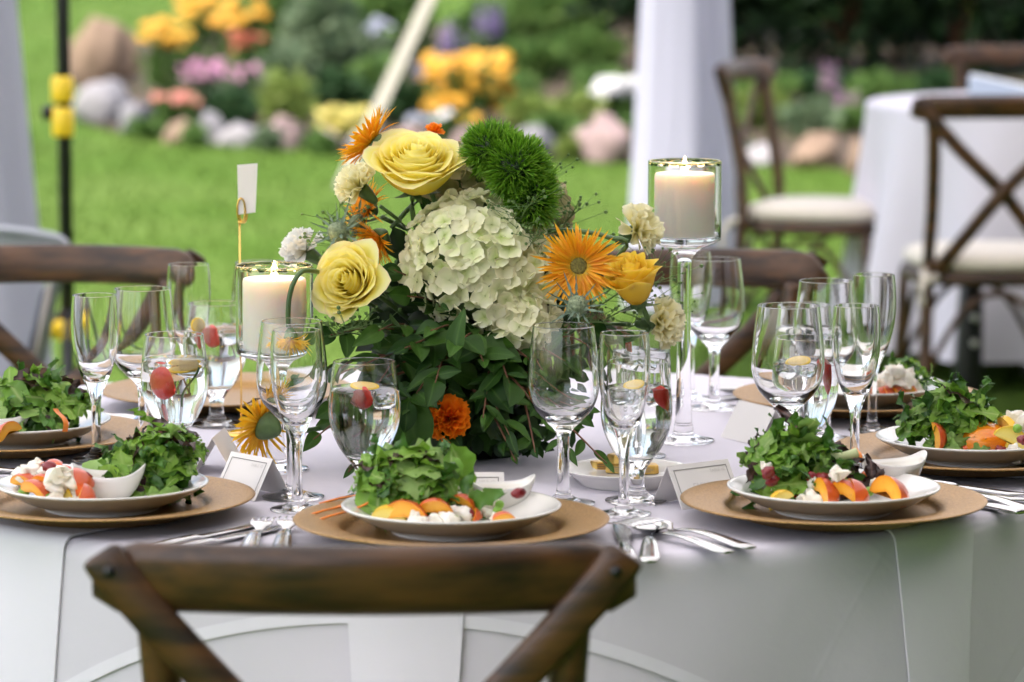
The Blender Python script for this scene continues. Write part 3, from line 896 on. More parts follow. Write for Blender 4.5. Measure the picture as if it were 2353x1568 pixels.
# ------------------------------------------------------------------ tables and cloths
TC = Vector((-.06, 4.25, 0)); TR = .765; TZ = .76
def fold_fn(seed, amp):
    rr = random.Random(seed)
    comp = [(k, rr.uniform(0, 6.28), rr.uniform(.5, 1)) for k in (5, 8, 11, 13, 17)]
    def f(a, drop):
        s = sum(w * math.sin(k * a + ph + drop * .6) for k, ph, w in comp) / 2.2
        g = min(1.0, drop / .70)
        return amp * (g ** .95) * (s + .62)
    return f
def drape_pt(rr_, a, R, Z, ff, lift=0.0, ymin=.03):
    """Point of a cloth at arc distance rr_ from the centre: over the top, round the edge, down the side."""
    er = .010
    if rr_ <= R - er:
        return Vector((rr_ * math.cos(a), rr_ * math.sin(a), Z + lift))
    s = rr_ - (R - er)
    arc = er * PI / 2
    if s < arc:
        t = s / er
        rr2 = R - er + (er + lift) * math.sin(t); z = Z - er + (er + lift) * math.cos(t)
        return Vector((rr2 * math.cos(a), rr2 * math.sin(a), z))
    drop = s - arc
    rr2 = R + lift + ff(a, drop)
    return Vector((rr2 * math.cos(a), rr2 * math.sin(a), Z - er - drop))

def cloth_obj(name, m, uvs, mt, loc, parent=None):
    me = m.data(name, mt)
    at = me.attributes.new('cloth_uv', 'FLOAT_VECTOR', 'POINT')
    at.data.foreach_set('vector', [c for u in uvs for c in (u[0], u[1], 0.0)])
    return inst(name, me, parent, loc)

def round_cloth(name, loc, R, Z, ff, length, mt):
    rs = [0.0001, .15, .3, .45, .6, R - .03] + [R - .010 + .010 * PI / 2 * i / 4 for i in range(5)] + [R + .006 + length * ((i + 1) / 26) for i in range(26)]
    na = 300
    v, uv, f = [], [], []
    for r_ in rs:
        for i in range(na):
            a = 2 * PI * i / na
            v.append(drape_pt(r_, a, R, Z, ff)); uv.append((r_ * math.cos(a), r_ * math.sin(a)))
    for j in range(len(rs) - 1):
        for i in range(na):
            f.append((j * na + i, j * na + (i + 1) % na, (j + 1) * na + (i + 1) % na, (j + 1) * na + i))
    return cloth_obj(name, MB().add(v, f), uv, mt, loc)

def table_frame(name, loc, R, Z, lab):
    root = empty(name, loc)
    tag(root, lab, 'table')
    lathe([(0, Z - .028), (R - .012, Z - .028), (R - .006, Z - .02), (R - .006, Z - .010), (R - .012, Z - .004), (0, Z - .004)], 64).obj('table_top', M['wood'], root)
    for i in range(4):
        a = PI / 4 + i * PI / 2
        tube([(.42 * math.cos(a), .42 * math.sin(a), Z - .03), (.46 * math.cos(a), .46 * math.sin(a), 0)], .016, 8).obj('leg', M['grey_metal'], root)
    return root
table_frame('round_table', TC, TR - .001, TZ, 'round banquet table hidden under the white cloths')
ff1 = fold_fn(8, .055)
rc = round_cloth('tablecloth', TC, TR, TZ, ff1, .715, M['cloth'])
tag(rc, 'long white round cloth hanging to the grass under the overlay', 'tablecloth')

# square overlay, its straight edge towards the camera
SIDE, OROT = 1.645, rad(-5)
def overlay_pt(u, v, lift):
    r_ = math.hypot(u, v); a = math.atan2(v, u) + OROT
    return drape_pt(r_, a, TR, TZ, ff1, lift)
n = 170
vv, uv = [], []
for j in range(n + 1):
    for i in range(n + 1):
        u, v = -SIDE / 2 + SIDE * i / n, -SIDE / 2 + SIDE * j / n
        vv.append(overlay_pt(u, v, .003)); uv.append((u + .03, v + .05))
ff_ = [(j * (n + 1) + i, j * (n + 1) + i + 1, (j + 1) * (n + 1) + i + 1, (j + 1) * (n + 1) + i) for j in range(n) for i in range(n)]
ov = cloth_obj('overlay_cloth', MB().add(vv, ff_), uv, M['overlay'], TC)
tag(ov, 'square white overlay cloth laid over the round tablecloth', 'tablecloth')
for k in range(4):
    vv, uv = [], []
    for i in range(121):
        s = -SIDE / 2 + SIDE * i / 120
        for j, (w, l) in enumerate(((-.0005, .0035), (.013, .0035))):
            u, v = s, -SIDE / 2 + w
            c, d = math.cos(k * PI / 2), math.sin(k * PI / 2)
            uu, v2 = u * c - v * d, u * d + v * c
            vv.append(overlay_pt(uu, v2, l)); uv.append((uu, v2))
    f = [(i * 2, i * 2 + 1, i * 2 + 3, i * 2 + 2) for i in range(120)]
    cloth_obj('hem', MB().add(vv, f), uv, M['napkin'], None, ov)

T2 = Vector((1.80, 10.2, ground_z(10.2)))
table_frame('round_table', T2, .76, TZ, 'second round table behind, hidden under its own white cloth')
rc2 = round_cloth('tablecloth', T2, .762, TZ, fold_fn(21, .085), .675, M['cloth'])
tag(rc2, 'white cloth with deep folds on the second table behind', 'tablecloth')

# folded programme lying on the second table
q = on_z(2275, 215, T2.z + TZ)
pr = empty('folded_programme', (q.x, 10.25, T2.z + TZ + .001), rad(-14))
tag(pr, 'white and pale blue folded programme propped on the second table', 'programme')
def wedge(u, v):
    return (-.12 + .26 * u, -.06 + .12 * v, .014 + .062 * (1 - u) ** .8)
mtop = grid(8, 4, wedge)
mtop.obj('cover', M['blue_paper'], pr)
grid(8, 2, lambda u, v: (-.12 + .26 * u, -.059, v * (.0135 + .062 * (1 - u) ** .8))).obj('page_edge', M['blue_edge'], pr)
grid(8, 2, lambda u, v: (-.12 + .26 * u, .059, v * (.0135 + .062 * (1 - u) ** .8))).obj('page_edge', M['blue_edge'], pr)
grid(2, 2, lambda u, v: (-.119, -.059 + .118 * u, v * .075)).obj('spine', M['blue_paper'], pr)

# black bag under the second table's chair
q = on_y(2225, 770, 9.42)
bg_ = empty('black_bag', (q.x, 9.42, ground_z(9.42)))
tag(bg_, 'black bag standing under the chair at the far table', 'bag')
rounded_bar([((0, 0, 0), (.034, 0, 0), (0, .05, 0)), ((0, 0, .05), (.038, 0, 0), (0, .055, 0)), ((.004, 0, .25), (.034, 0, 0), (0, .05, 0)), ((.005, 0, .36), (.028, 0, 0), (0, .03, 0)), ((.005, 0, .375), (.022, 0, 0), (0, .02, 0))], 16).obj('body', M['black_metal'], bg_)
tube(crom([(-.015, 0, .36), (-.012, 0, .40), (.018, 0, .40), (.022, 0, .36)], 4), .006, 8).obj('handle', M['black_metal'], bg_)
for z in (.17, .24):
    m = MB(); m.xf(Matrix.Translation((.01, -.056, z)) @ Matrix.Rotation(PI / 2, 4, 'X'), lathe([(0, -.002), (.011, -.002), (.010, .004), (0, .005)], 12)); m.obj('buckle', M['porcelain'], bg_)
# ------------------------------------------------------------------ place settings
ZT = TZ + .0032                      # top of the overlay
ZC = TZ + .0078                      # underside of a charger (it lies on its napkin)
ZPL = ZC + .0055                     # underside of a salad plate
ZF = ZPL + .0115                     # where the food lies

charger_me = lathe(crom([(0, 0), (.09, 0), (.102, .002), (.110, .006), (.125, .0115), (.16, .0172), (.1645, .0182)], 3) +
                   [Vector((.1655, .0192)), Vector((.1648, .0200))] + crom([(.160, .0196), (.125, .0150), (.116, .0118), (.111, .0070), (.104, .0052), (.09, .0050), (0, .0050)], 3), 96).data('charger', M['gold_plate'])
plate_me = lathe(crom([(0, .003), (.058, .003), (.060, 0), (.063, 0), (.065, .0035), (.085, .0105), (.103, .0200), (.1125, .0255)], 3) +
                 [Vector((.1145, .0268)), Vector((.1150, .0282)), Vector((.1140, .0292))] + crom([(.1115, .0288), (.100, .0235), (.084, .0160), (.065, .0122), (.03, .0112), (0, .011)], 3), 80).data('salad_plate', M['porcelain'])

def dish_mesh():
    m = MB(); v, f = [], []
    na = 40
    prof = [(0.0, 0), (.55, 0), (.62, .06), (.80, .35), (.95, .75), (1.0, 1.0), (.965, 1.02), (.90, .78), (.74, .40), (.5, .2), (.0, .17)]
    for k, h in prof:
        for i in range(na):
            a = 2 * PI * i / na
            tip = max(0, math.cos(a)) ** 6 + max(0, -math.cos(a)) ** 6
            hh = .026 * h * (1 + (.30 * tip - .12 * math.sin(a) ** 2) * h)
            v.append((.036 * k * math.cos(a) * (1 + .06 * tip * h), .026 * k * math.sin(a), hh))
    for j in range(len(prof) - 1):
        for i in range(na):
            f.append((j * na + i, j * na + (i + 1) % na, (j + 1) * na + (i + 1) % na, (j + 1) * na + i))
    return m.add(v, f).data('bowl', M['porcelain'])
dish_me = dish_mesh()
dress_me = lathe([(0, .0165), (.5, .0165), (.83, .0163)], 32)
for i, p in enumerate(dress_me.v): dress_me.v[i] = (p[0] * .034, p[1] * .0245, p[2])
dress_me = dress_me.data('dressing', M['dressing'])

def cutlery():
    """Fork, knife, spoon meshes lying along +Y, handle end at y = -0.1."""
    def handle(y0, y1, z=.0035):
        secs = []
        for i in range(9):
            t = i / 8; y = y0 + (y1 - y0) * t
            w = .0088 * (1 - t) ** .8 + .0034
            if i == 0: w *= .6
            zz = z + .010 * math.sin(PI * min(1, t * 1.0)) * t
            secs.append(((0, y, zz), (w, 0, 0), (0, 0, .0017)))
        return rounded_bar(secs, 10, 2.6)
    fork = MB(); fork.xf(Matrix.Identity(4), handle(-.1, .028))
    def zf(y): return .0035 + .010 * max(0, math.sin(PI * min(1, (y - .02) / .085))) * (1 if y < .06 else .7)
    fork.xf(Matrix.Identity(4), rounded_bar([((0, .026, .0042), (.0034, 0, 0), (0, 0, .0016)), ((0, .031, zf(.031)), (.007, 0, 0), (0, 0, .0013)), ((0, .036, zf(.036)), (.0118, 0, 0), (0, 0, .0012)), ((0, .041, zf(.041)), (.0125, 0, 0), (0, 0, .0011)), ((0, .043, zf(.043)), (.0122, 0, 0), (0, 0, .0010))], 10, 3))
    for i in range(4):
        x = -.0105 + .007 * i
        fork.xf(Matrix.Identity(4), tube([(x, .041, zf(.041)), (x, .068, zf(.068)), (x * .97, .09, zf(.09)), (x * .95, .102, zf(.102) + .0012)], [.0014, .0013, .0011, .0005], 6, .7))
    knife = MB(); knife.xf(Matrix.Identity(4), rounded_bar([((0, -.1, .004), (.006, 0, 0), (0, 0, .0025)), ((0, -.096, .0042), (.0095, 0, 0), (0, 0, .0036)), ((0, -.04, .0042), (.0078, 0, 0), (0, 0, .0034)), ((0, .002, .0042), (.006, 0, 0), (0, 0, .003)), ((.001, .01, .004), (.0085, 0, 0), (0, 0, .0012)), ((.001, .08, .004), (.0095, 0, 0), (0, 0, .0008)), ((-.002, .112, .004), (.006, 0, 0), (0, 0, .0006)), ((-.006, .124, .004), (.001, 0, 0), (0, 0, .0004))], 10, 2.4))
    spoon = MB(); spoon.xf(Matrix.Identity(4), handle(-.1, .04))
    def sp(u, v):
        a = 2 * PI * u
        y = .066 + .029 * v * math.sin(a); x = .0195 * v * math.cos(a) * (1 - .12 * math.sin(a))
        return (x, y, .0045 + .0075 * v * v)
    g = grid(24, 6, sp); spoon.xf(Matrix.Identity(4), g)
    spoon.xf(Matrix.Translation((0, 0, -.0012)), g)
    return fork.data('fork', M['steel']), knife.data('knife', M['steel']), spoon.data('spoon', M['steel'])
fork_me, knife_me, spoon_me = cutlery()

SET = {  # charger centre px, a phrase that names the setting
    'front': (1037, 1190, 'at the front setting behind the foreground chair'),
    'fr': (1915, 1145, 'at the setting with the dark red lettuce leaf'),
    'fl': (236, 1138, 'at the setting with the big pale lettuce leaf'),
    'l': (38, 990, 'at the setting beside the grey folding chair'),
    'r': (2236, 1030, 'at the setting with the whole orange tomato'),
    'br': (1972, 905, 'at the far setting with the carrot strips'),
    'bl': (515, 893, 'at the far setting behind the short candle')}
POS, ANG = {}, {}
def napkin(key, a, lab, w=.125, drop=.42):
    vv, uv = [], []
    L0, L1 = TR - .22, TR + drop
    SS = [L0 + (TR - .02 - L0) * i / 8 for i in range(8)] + [TR - .02 + .05 * i / 24 for i in range(24)] + [TR + .03 + (L1 - TR - .03) * i / 24 for i in range(25)]
    ns, nw = len(SS) - 1, 12
    lay = ((.0, .0045), (.0, .0070))
    strips = [[(-w / 2 + w * j / nw, .0066) for j in range(nw + 1)], [(-w / 2, .0066), (-w / 2, .0040)], [(w / 2, .0040), (w / 2, .0066)]]
    f = []
    for pts in strips:                       # top sheet and two edges, each with its own vertices so that the folds stay crisp
        b0, k = len(vv), len(pts)
        for i in range(ns + 1):
            s = SS[i]
            for t, l in pts:
                rr_ = math.hypot(s, t); aa = a + math.atan2(t, s)
                vv.append(drape_pt(rr_, aa, TR, TZ, ff1, l)); uv.append((s, t))
        f += [(b0 + i * k + j, b0 + i * k + j + 1, b0 + (i + 1) * k + j + 1, b0 + (i + 1) * k + j) for i in range(ns) for j in range(k - 1)]
    o = cloth_obj('napkin', MB().add(vv, f), uv, M['napkin'], TC)
    tag(o, lab, 'napkin', 'napkins hanging from under the charger plates')

for key, (px, py, where) in SET.items():
    q = on_z(px, py, ZC + .0195)
    d = TC - q; d.z = 0
    a = math.atan2(d.y, d.x)
    POS[key], ANG[key] = q, a - PI / 2
    o = inst('charger_plate', charger_me, loc=(q.x, q.y, ZC), rz=a)
    tag(o, 'round gold charger plate ' + where, 'charger plate', 'gold charger plates')
    if key != 'bl':
        o = inst('salad_plate', plate_me, loc=(q.x, q.y, ZPL), rz=a)
        tag(o, 'white porcelain salad plate ' + where, 'plate', 'white salad plates')
    napkin(key, a + PI + {'fr': rad(4.6), 'front': rad(-3.3)}.get(key, 0), 'folded white napkin ' + where)
    def lay(me, nm, x, y, rz, lab, z=0.0, tilt=0.0):
        v = Vector((x, y, 0)); v.rotate(Euler((0, 0, ANG[key])))
        o = inst(nm, me, loc=(q.x + v.x, q.y + v.y, ZT + .0004 + z), rz=ANG[key] + rz)
        if tilt: o.rotation_euler = (tilt, 0, ANG[key] + rz)
        tag(o, lab, nm, 'silver cutlery of the place settings')
        return o
    if key in ('front', 'fr', 'fl', 'r', 'l'):
        fx = -.174 if key == 'front' else -.196
        lay(fork_me, 'fork', fx, .012, rad(1), 'inner silver fork ' + where)
        lay(fork_me, 'fork', fx - .030, .006, rad(-2), 'outer silver fork ' + where)
    if key in ('front', 'fl', 'l', 'bl', 'fr', 'br'):
        ky = {'fl': -.055, 'front': -.035}.get(key, -.005)
        lay(knife_me, 'knife', .180, ky, rad(1), 'silver knife ' + where)
        if key == 'fl': lay(knife_me, 'knife', .206, ky - .005, rad(-2), 'second silver knife ' + where)
        else: lay(spoon_me, 'spoon', .206, ky - .005, rad(-2), 'silver spoon ' + where)

# ------------------------------------------------------------------ salads
def salad_leaf(kind, seed):
    rr = random.Random(seed)
    nu, nv = 6, 12
    ph, ph2, fr = rr.uniform(0, 6), rr.uniform(0, 6), rr.uniform(7, 11)
    bend, cup = rr.uniform(.15, .55), rr.uniform(-.5, .9)
    def fn(u, v):
        s = u * 2 - 1
        env = math.sin(PI * min(1, v ** .75)) ** .6 if 0 < v < 1 else 0.02
        if kind == 'oval': w = .30 * env
        elif kind == 'lobed': w = .33 * env * (.42 + .58 * abs(math.sin(v * PI * 3.6 + ph))) * (.55 + .45 * v)
        else: w = .24 * env * (.6 + .4 * math.sin(v * 19 + ph))
        if v < .16: w = max(.02, w * .3)
        x = s * w
        ru = {'oval': .05, 'lobed': .10, 'curly': .16}[kind]
        z = cup * x * x * 2.0 - bend * v * v + ru * abs(s) ** 1.5 * math.sin(v * fr * 2 + ph2 + s * 2)
        x += .04 * math.sin(v * 6 + ph)
        y = v - .10 * bend * v * v
        return (x, y, z)
    return grid(nu, nv, fn, lambda u, v: abs(2 * u - 1))
LEAF = {}
for kind, cnt in (('oval', 3), ('lobed', 6), ('curly', 4)):
    LEAF[kind] = [salad_leaf(kind, i * 17 + len(kind)) for i in range(cnt)]
LME = {(k, i, mk): LEAF[k][i].data('lettuce_leaf', M[mk]) for k in LEAF for i in range(len(LEAF[k])) for mk in ('greens', 'greens_pale', 'greens_red')}

def pile(root, c, rx, ry, h, n, seed, size=.045, red=.05, pale=.26, filler=90):
    rr = random.Random(seed)
    c = Vector(c)
    fm = MB()
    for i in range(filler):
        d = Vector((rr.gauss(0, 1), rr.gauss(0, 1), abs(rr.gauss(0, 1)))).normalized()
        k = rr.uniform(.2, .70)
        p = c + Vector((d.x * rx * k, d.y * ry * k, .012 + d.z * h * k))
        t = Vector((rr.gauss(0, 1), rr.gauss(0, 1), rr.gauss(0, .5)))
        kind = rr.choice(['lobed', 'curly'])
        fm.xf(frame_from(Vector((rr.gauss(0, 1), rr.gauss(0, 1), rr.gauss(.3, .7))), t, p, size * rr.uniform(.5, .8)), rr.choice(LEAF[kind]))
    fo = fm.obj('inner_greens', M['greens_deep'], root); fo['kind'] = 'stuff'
    for i in range(n):
        th = i * 2.399 + rr.uniform(-.3, .3)
        q = math.sqrt((i + .5) / n)
        d = Vector((math.cos(th) * q, math.sin(th) * q, math.sqrt(max(0, 1 - q * q)) + .05))
        p = c + Vector((d.x * rx * .92, d.y * ry * .90, .005 + h * .92 * (1 - q ** 1.7) + rr.uniform(-.006, .009)))
        far_ = max(0, math.hypot(p.x, p.y) - .072)
        p.z += far_ * .75 + (.008 if far_ > 0 else 0)
        nrm = Vector((d.x + rr.gauss(0, .45), d.y + rr.gauss(0, .45) - .15, d.z * .8 + .3 + rr.gauss(0, .35)))
        tdir = Vector((d.x + rr.gauss(0, .7), d.y + rr.gauss(0, .7), rr.gauss(.15, .5)))
        kind = rr.choices(['lobed', 'curly', 'oval'], [.55, .17, .28])[0]
        mk = rr.choices(['greens', 'greens_pale', 'greens_red'], [1 - red - pale, pale, red])[0]
        s = size * rr.uniform(.5, 1.15) * (1.1 - .35 * q) * (1 - min(.5, far_ * 14))
        if far_ > 0: tdir.z += .5
        if rr.random() < .12 and q < .75: tdir.z += 1.2; nrm.z *= .3
        F_ = frame_from(nrm, Vector((1, 0, 0)), p, s)
        x = tdir - nrm.normalized() * tdir.dot(nrm.normalized())
        if x.length < 1e-3: x = Vector((1, 0, 0))
        M_ = frame_from(nrm, x.cross(nrm), p, s) @ Matrix.Translation((0, -.45, 0))
        inst('lettuce_leaf', LME[(kind, rr.randrange(len(LEAF[kind])), mk)], root, mw=M_)

def leaf_at(root, px, py, Y, kind, i, mk, size, tdir, nrm, name='lettuce_leaf'):
    p = on_y(px, py, Y)
    if p.z < ZF + .012: p = on_z(px, py, ZF + .012)
    p = p - root.location
    nrm, tdir = Vector(nrm).normalized(), Vector(tdir)
    x = tdir.cross(nrm)
    return inst(name, LME[(kind, i, mk)], root, mw=frame_from(nrm, x, p, size) @ Matrix.Translation((0, -.5, 0)))

def slice_mesh(R_, half, mk, seed, nm='peach_wedge', squash=1.0, stone=.28):
    """Segment cut from a round fruit: curved skin and two flat cut faces (tone 0 flesh, 1 skin), axis along Y."""
    rr = random.Random(seed)
    m = MB()
    na, nt_ = 8, 10
    def sk(u, v):
        a = -half + 2 * half * u; t = PI * v
        k = R_ * (1 + .05 * noise.noise(Vector((a * 2, t * 2, seed))))
        return (k * math.sin(t) * math.sin(a), -k * math.cos(t) * 1.05, k * math.sin(t) * math.cos(a) * squash - R_ * .45)
    m.xf(Matrix.Identity(4), grid(na, nt_, sk, lambda u, v: .75 + .25 * math.sin(PI * v)))
    for e in (0.0, 1.0):
        def cut(u, v, e=e):
            o = Vector(sk(e, v)); c = Vector((0, o.y * .8, -R_ * .45))
            hollow = stone * R_ * max(0, 1 - abs(v - .5) * 3.2)
            c = c + Vector(((1 if e else -1) * hollow * .9, 0, hollow * .8))
            return c.lerp(o, u)
        m.xf(Matrix.Identity(4), grid(4, nt_, cut, lambda u, v: .05 + .42 * u ** 3 + (.28 if u < .1 else 0)))
    return m.data(nm, M[mk])
def half_mesh(R_, seed):
    m = MB()
    m.xf(Matrix.Identity(4), grid(18, 7, lambda u, v: (R_ * math.cos(2 * PI * u) * math.cos(v * PI / 2), R_ * math.sin(2 * PI * u) * math.cos(v * PI / 2) * .92, R_ * .9 * math.sin(v * PI / 2)), lambda u, v: 1.0))
    m.xf(Matrix.Identity(4), grid(18, 3, lambda u, v: (R_ * math.cos(2 * PI * u) * v, R_ * .92 * math.sin(2 * PI * u) * v, -.0012 * math.cos(v * 4)), lambda u, v: .1 + .25 * math.sin(u * 30) ** 2 if v < .8 else .8))
    return m.data('tomato_half', M['tomato'])
def wedge_mesh(R_, th, arc, seed, mk):
    """A segment of peach: crescent."""
    rr = random.Random(seed)
    def fn(u, v):
        a = -arc / 2 + arc * u
        t = 2 * PI * v
        w = math.sin(PI * min(.9995, max(.0005, u))) ** .5
        r_ = R_ + th * w * .55 * math.cos(t)
        return (r_ * math.cos(a) - R_, r_ * math.sin(a), th * w * .62 * math.sin(t))
    return grid(12, 10, fn).data('peach_wedge', M[mk])
FOOD = {'peach_wedge': [slice_mesh(.0175, .50 + .12 * i, 'peach', i + 1) for i in range(3)], 'squash_wedge': [slice_mesh(.0165, .55, 'peach_yellow', 7, 'squash_wedge', stone=.1)],
        'tomato_half': [half_mesh(.0125, 1), half_mesh(.0115, 2)],
        'feta_crumb': [rock(.0095, .0075, .0062, i * 3 + 2, 9, .8, 6).data('feta_crumb', M['feta'], smooth=i % 2 == 0) for i in range(7)],
        'cranberry': [rock(.0055, .0045, .004, i + 9, 7, .5).data('cranberry', M['cranberry']) for i in range(2)],
        'pea': [rock(.0042, .0042, .0042, 3, 7, .05).data('pea', M['pea'])],
        'carrot_shaving': [grid(4, 8, lambda u, v: ((u - .5) * .011, (v - .5) * .034, .005 * math.sin(v * 4.5) + .002 * u)).data('carrot_shaving', M['carrot'])],
        'carrot_strip': [tube(crom([(0, -.028, 0), (.004, -.01, .004), (-.003, .012, .002), (.003, .03, .006)], 4), .0010, 6).data('carrot_strip', M['carrot'])]}
FR = {'peach_wedge': .0105, 'squash_wedge': .0105, 'tomato_half': .004, 'feta_crumb': .005, 'cranberry': .004, 'pea': .004, 'carrot_shaving': .003, 'carrot_strip': .002}
def food(root, rr, nm, px, py, lift=0.0, s=1.0, rot=None):
    p = on_z(px, py, ZF + FR[nm] * s + lift) - root.location
    e = Euler(rot) if rot else Euler((rr.uniform(-.7, .7), rr.uniform(-.7, .7), rr.uniform(0, 6.28)))
    return inst(nm, rr.choice(FOOD[nm]), root, mw=Matrix.Translation(p) @ e.to_matrix().to_4x4() @ Matrix.Scale(s, 4))

def scatter_feta(root, rr, pts, s=(.7, 1.3)):
    for px, py, l in pts:
        food(root, rr, 'feta_crumb', px, py, l, rr.uniform(*s))

def salad_root(key, lab):
    q = POS[key]
    o = empty('salad', (q.x, q.y, ZPL + .011))
    tag(o, lab, 'salad', 'plated salads')
    return o

def dish(px, py, lab, rz=0.0, s=1.0, z=ZF + .002):
    q = on_z(px, py, z)
    r_ = empty('dressing_dish', q, rz)
    r_.scale = (s, s, s)
    tag(r_, lab, 'dish', 'white dressing dishes')
    inst('bowl', dish_me, r_); inst('dressing', dress_me, r_)
    return r_

# --- front salad
rr = random.Random(5)
S = salad_root('front', 'salad of curly greens with peaches and feta on the front plate')
pile(S, (-.036, .026, 0), .076, .052, .068, 82, 51, .066, red=.08)
leaf_at(S, 870, 1110, 3.60, 'oval', 0, 'greens', .085, (.25, 0, 1), (-.35, -1, .25))
leaf_at(S, 905, 1145, 3.585, 'oval', 1, 'greens', .07, (.5, 0, .8), (-.2, -1, .4))
leaf_at(S, 1065, 1090, 3.64, 'oval', 2, 'greens', .07, (.45, 0, -.9), (.9, -.8, .4))
for px, py, l, t in [(955, 1052, .058, .8), (1018, 1068, .05, 1.1), (905, 1048, .055, .9), (975, 1110, .035, .7)]:
    food(S, rr, 'carrot_shaving', px, py, l, t * .8, (.9, .2, rr.uniform(-1, 1)))
for a in [(935, 1178, 0, 1.35, (.2, .3, 1.4)), (1003, 1168, .006, 1.1, (.3, .2, 1.8)), (1160, 1192, 0, .8, (.4, .1, 2.2)), (1092, 1184, 0, .7, (.2, .9, .3)), (1065, 1152, .012, .8, (.3, .1, 1.2))]:
    food(S, rr, 'peach_wedge', a[0], a[1], a[2], a[3], a[4])
food(S, rr, 'squash_wedge', 897, 1182, 0, 1.1, (.2, .2, 1.5))
scatter_feta(S, rr, [(1030, 1142, .016), (1052, 1132, .02), (1046, 1158, .008), (1075, 1150, .012), (1012, 1152, .012), (1120, 1138, .018), (1135, 1150, .012), (1112, 1160, .006), (1080, 1170, .004), (1125, 1180, .002),
                     (1030, 1196, 0), (960, 1198, 0), (870, 1190, 0), (1145, 1196, 0), (1055, 1180, .003), (1098, 1152, .01), (850, 1172, 0), (1000, 1195, 0)], (.8, 1.55))
for px, py, l in [(1078, 1182, .004), (1063, 1124, .025), (1190, 1133, .03), (1055, 1110, .03)]: food(S, rr, 'cranberry', px, py, l, 1.3)
for px, py, l in [(1148, 1160, .012), (1143, 1174, .006), (1046, 1195, 0), (1058, 1190, 0)]: food(S, rr, 'pea', px, py, l, 1.2)
for i, (px, py) in enumerate([(795, 1150), (770, 1175), (805, 1165), (780, 1188)]):
    food(S, rr, 'carrot_strip', px, py, -.001, 1.25, (.1 * i, .15, -.9 - .25 * i))
dish(1150, 1165, 'white dressing dish with pointed lips on the front salad plate', rad(10))

# --- salad with the dark red leaf
S = salad_root('fr', 'salad topped by a long dark red lettuce leaf')
pile(S, (-.036, .030, 0), .070, .052, .066, 80, 77, .066, red=.10)
for px, py, Y, sz, t, i in [(1840, 985, 3.77, .085, (-.35, 0, 1), 0), (1880, 1030, 3.755, .095, (-.8, 0, .55), 2), (1925, 1050, 3.75, .06, (-1, 0, .05), 1), (2005, 1078, 3.745, .05, (.1, 0, 1), 0), (2010, 1095, 3.74, .045, (.7, 0, .5), 3), (1985, 1090, 3.76, .045, (-.5, 0, .6), 1)]:
    leaf_at(S, px, py, Y, 'curly', i, 'greens_red', sz, t, (.2, -1, .4))
m = tube(crom([on_y(1880, 1035, 3.74) - S.location, on_y(1925, 1049, 3.738) - S.location, on_y(1968, 1041, 3.745) - S.location], 5), [.0018 + .0004 * j for j in range(11)], 7)
m.obj('leaf_rib', M['rib'], S)
for a in [(1835, 1125, .006, 1.05), (2000, 1100, .012, 1.0)]: food(S, rr, 'tomato_half', a[0], a[1], a[2], a[3])
for a in [(1898, 1130, .002, 1.25, (.5, .6, .6)), (1945, 1128, .004, 1.2, (.3, .2, 1.1)), (1968, 1132, .002, 1.2, (.5, .7, .5)), (2050, 1130, .002, 1.45, (.3, .8, .8))]:
    food(S, rr, 'peach_wedge', a[0], a[1], a[2], a[3], a[4])
food(S, rr, 'squash_wedge', 1790, 1145, 0, .9)
scatter_feta(S, rr, [(1868, 1115, .012), (1858, 1138, .002), (1880, 1125, .006), (1927, 1104, .02), (1921, 1090, .028), (1845, 1148, 0), (1870, 1148, 0), (2012, 1118, .008), (1760, 1075, .03), (1772, 1112, .012)], (.8, 1.4))
for px, py, l in [(1765, 1085, .03), (1775, 1103, .02), (1890, 1098, .02), (1868, 1098, .02)]: food(S, rr, 'cranberry', px, py, l, 1.5)
for px, py, l in [(1997, 1130, .006), (1934, 1096, .02), (1985, 1135, .004)]: food(S, rr, 'pea', px, py, l, 1.3)
for px, py, l in [(1800, 1020, .045), (1970, 1045, .04), (1795, 1100, .02)]: food(S, rr, 'carrot_shaving', px, py, l, .6, (.9, .3, .5))
dish(2052, 1113, 'white dressing dish holding a frilly red leaf beside peach wedges', rad(20), 1.05)

# --- salad with the big pale leaf
S = salad_root('fl', 'salad with a big pale lettuce leaf beside tomato and feta')
pile(S, (.050, .034, 0), .066, .050, .066, 80, 33, .066, red=.10)
leaf_at(S, 265, 1078, 3.825, 'oval', 0, 'greens_pale', .10, (1, 0, .42), (-.15, -.8, .75))
leaf_at(S, 300, 1098, 3.815, 'oval', 2, 'greens', .065, (1, 0, .2), (0, -.9, .5))
leaf_at(S, 385, 1128, 3.80, 'lobed', 1, 'greens_pale', .05, (1, 0, .25), (0, -.8, .6))
for px, py, Y, sz, t, i in [(345, 1070, 3.80, .05, (.2, 0, 1), 0), (395, 1098, 3.79, .05, (.6, 0, .5), 1), (375, 1110, 3.785, .042, (-.4, 0, .7), 2), (330, 1050, 3.81, .04, (.3, 0, .8), 3)]:
    leaf_at(S, px, py, Y, 'curly', i, 'greens_red', sz, t, (.1, -1, .3))
food(S, rr, 'tomato_half', 122, 1083, .022, 1.25); food(S, rr, 'tomato_half', 148, 1092, .018, 1.1)
for a in [(65, 1108, .006, 1.1, (.3, .2, 1.2)), (85, 1125, .003, 1.1, (.3, .3, 1.0)), (108, 1112, .008, 1.0, (.5, .2, 1.3)), (185, 1105, .012, 1.2, (.4, .6, .4)), (195, 1140, .002, 1.1, (.4, .9, .3))]:
    food(S, rr, 'peach_wedge', a[0], a[1], a[2], a[3], a[4])
food(S, rr, 'squash_wedge', 145, 1132, .001, 1.0, (.4, .3, 1.3))
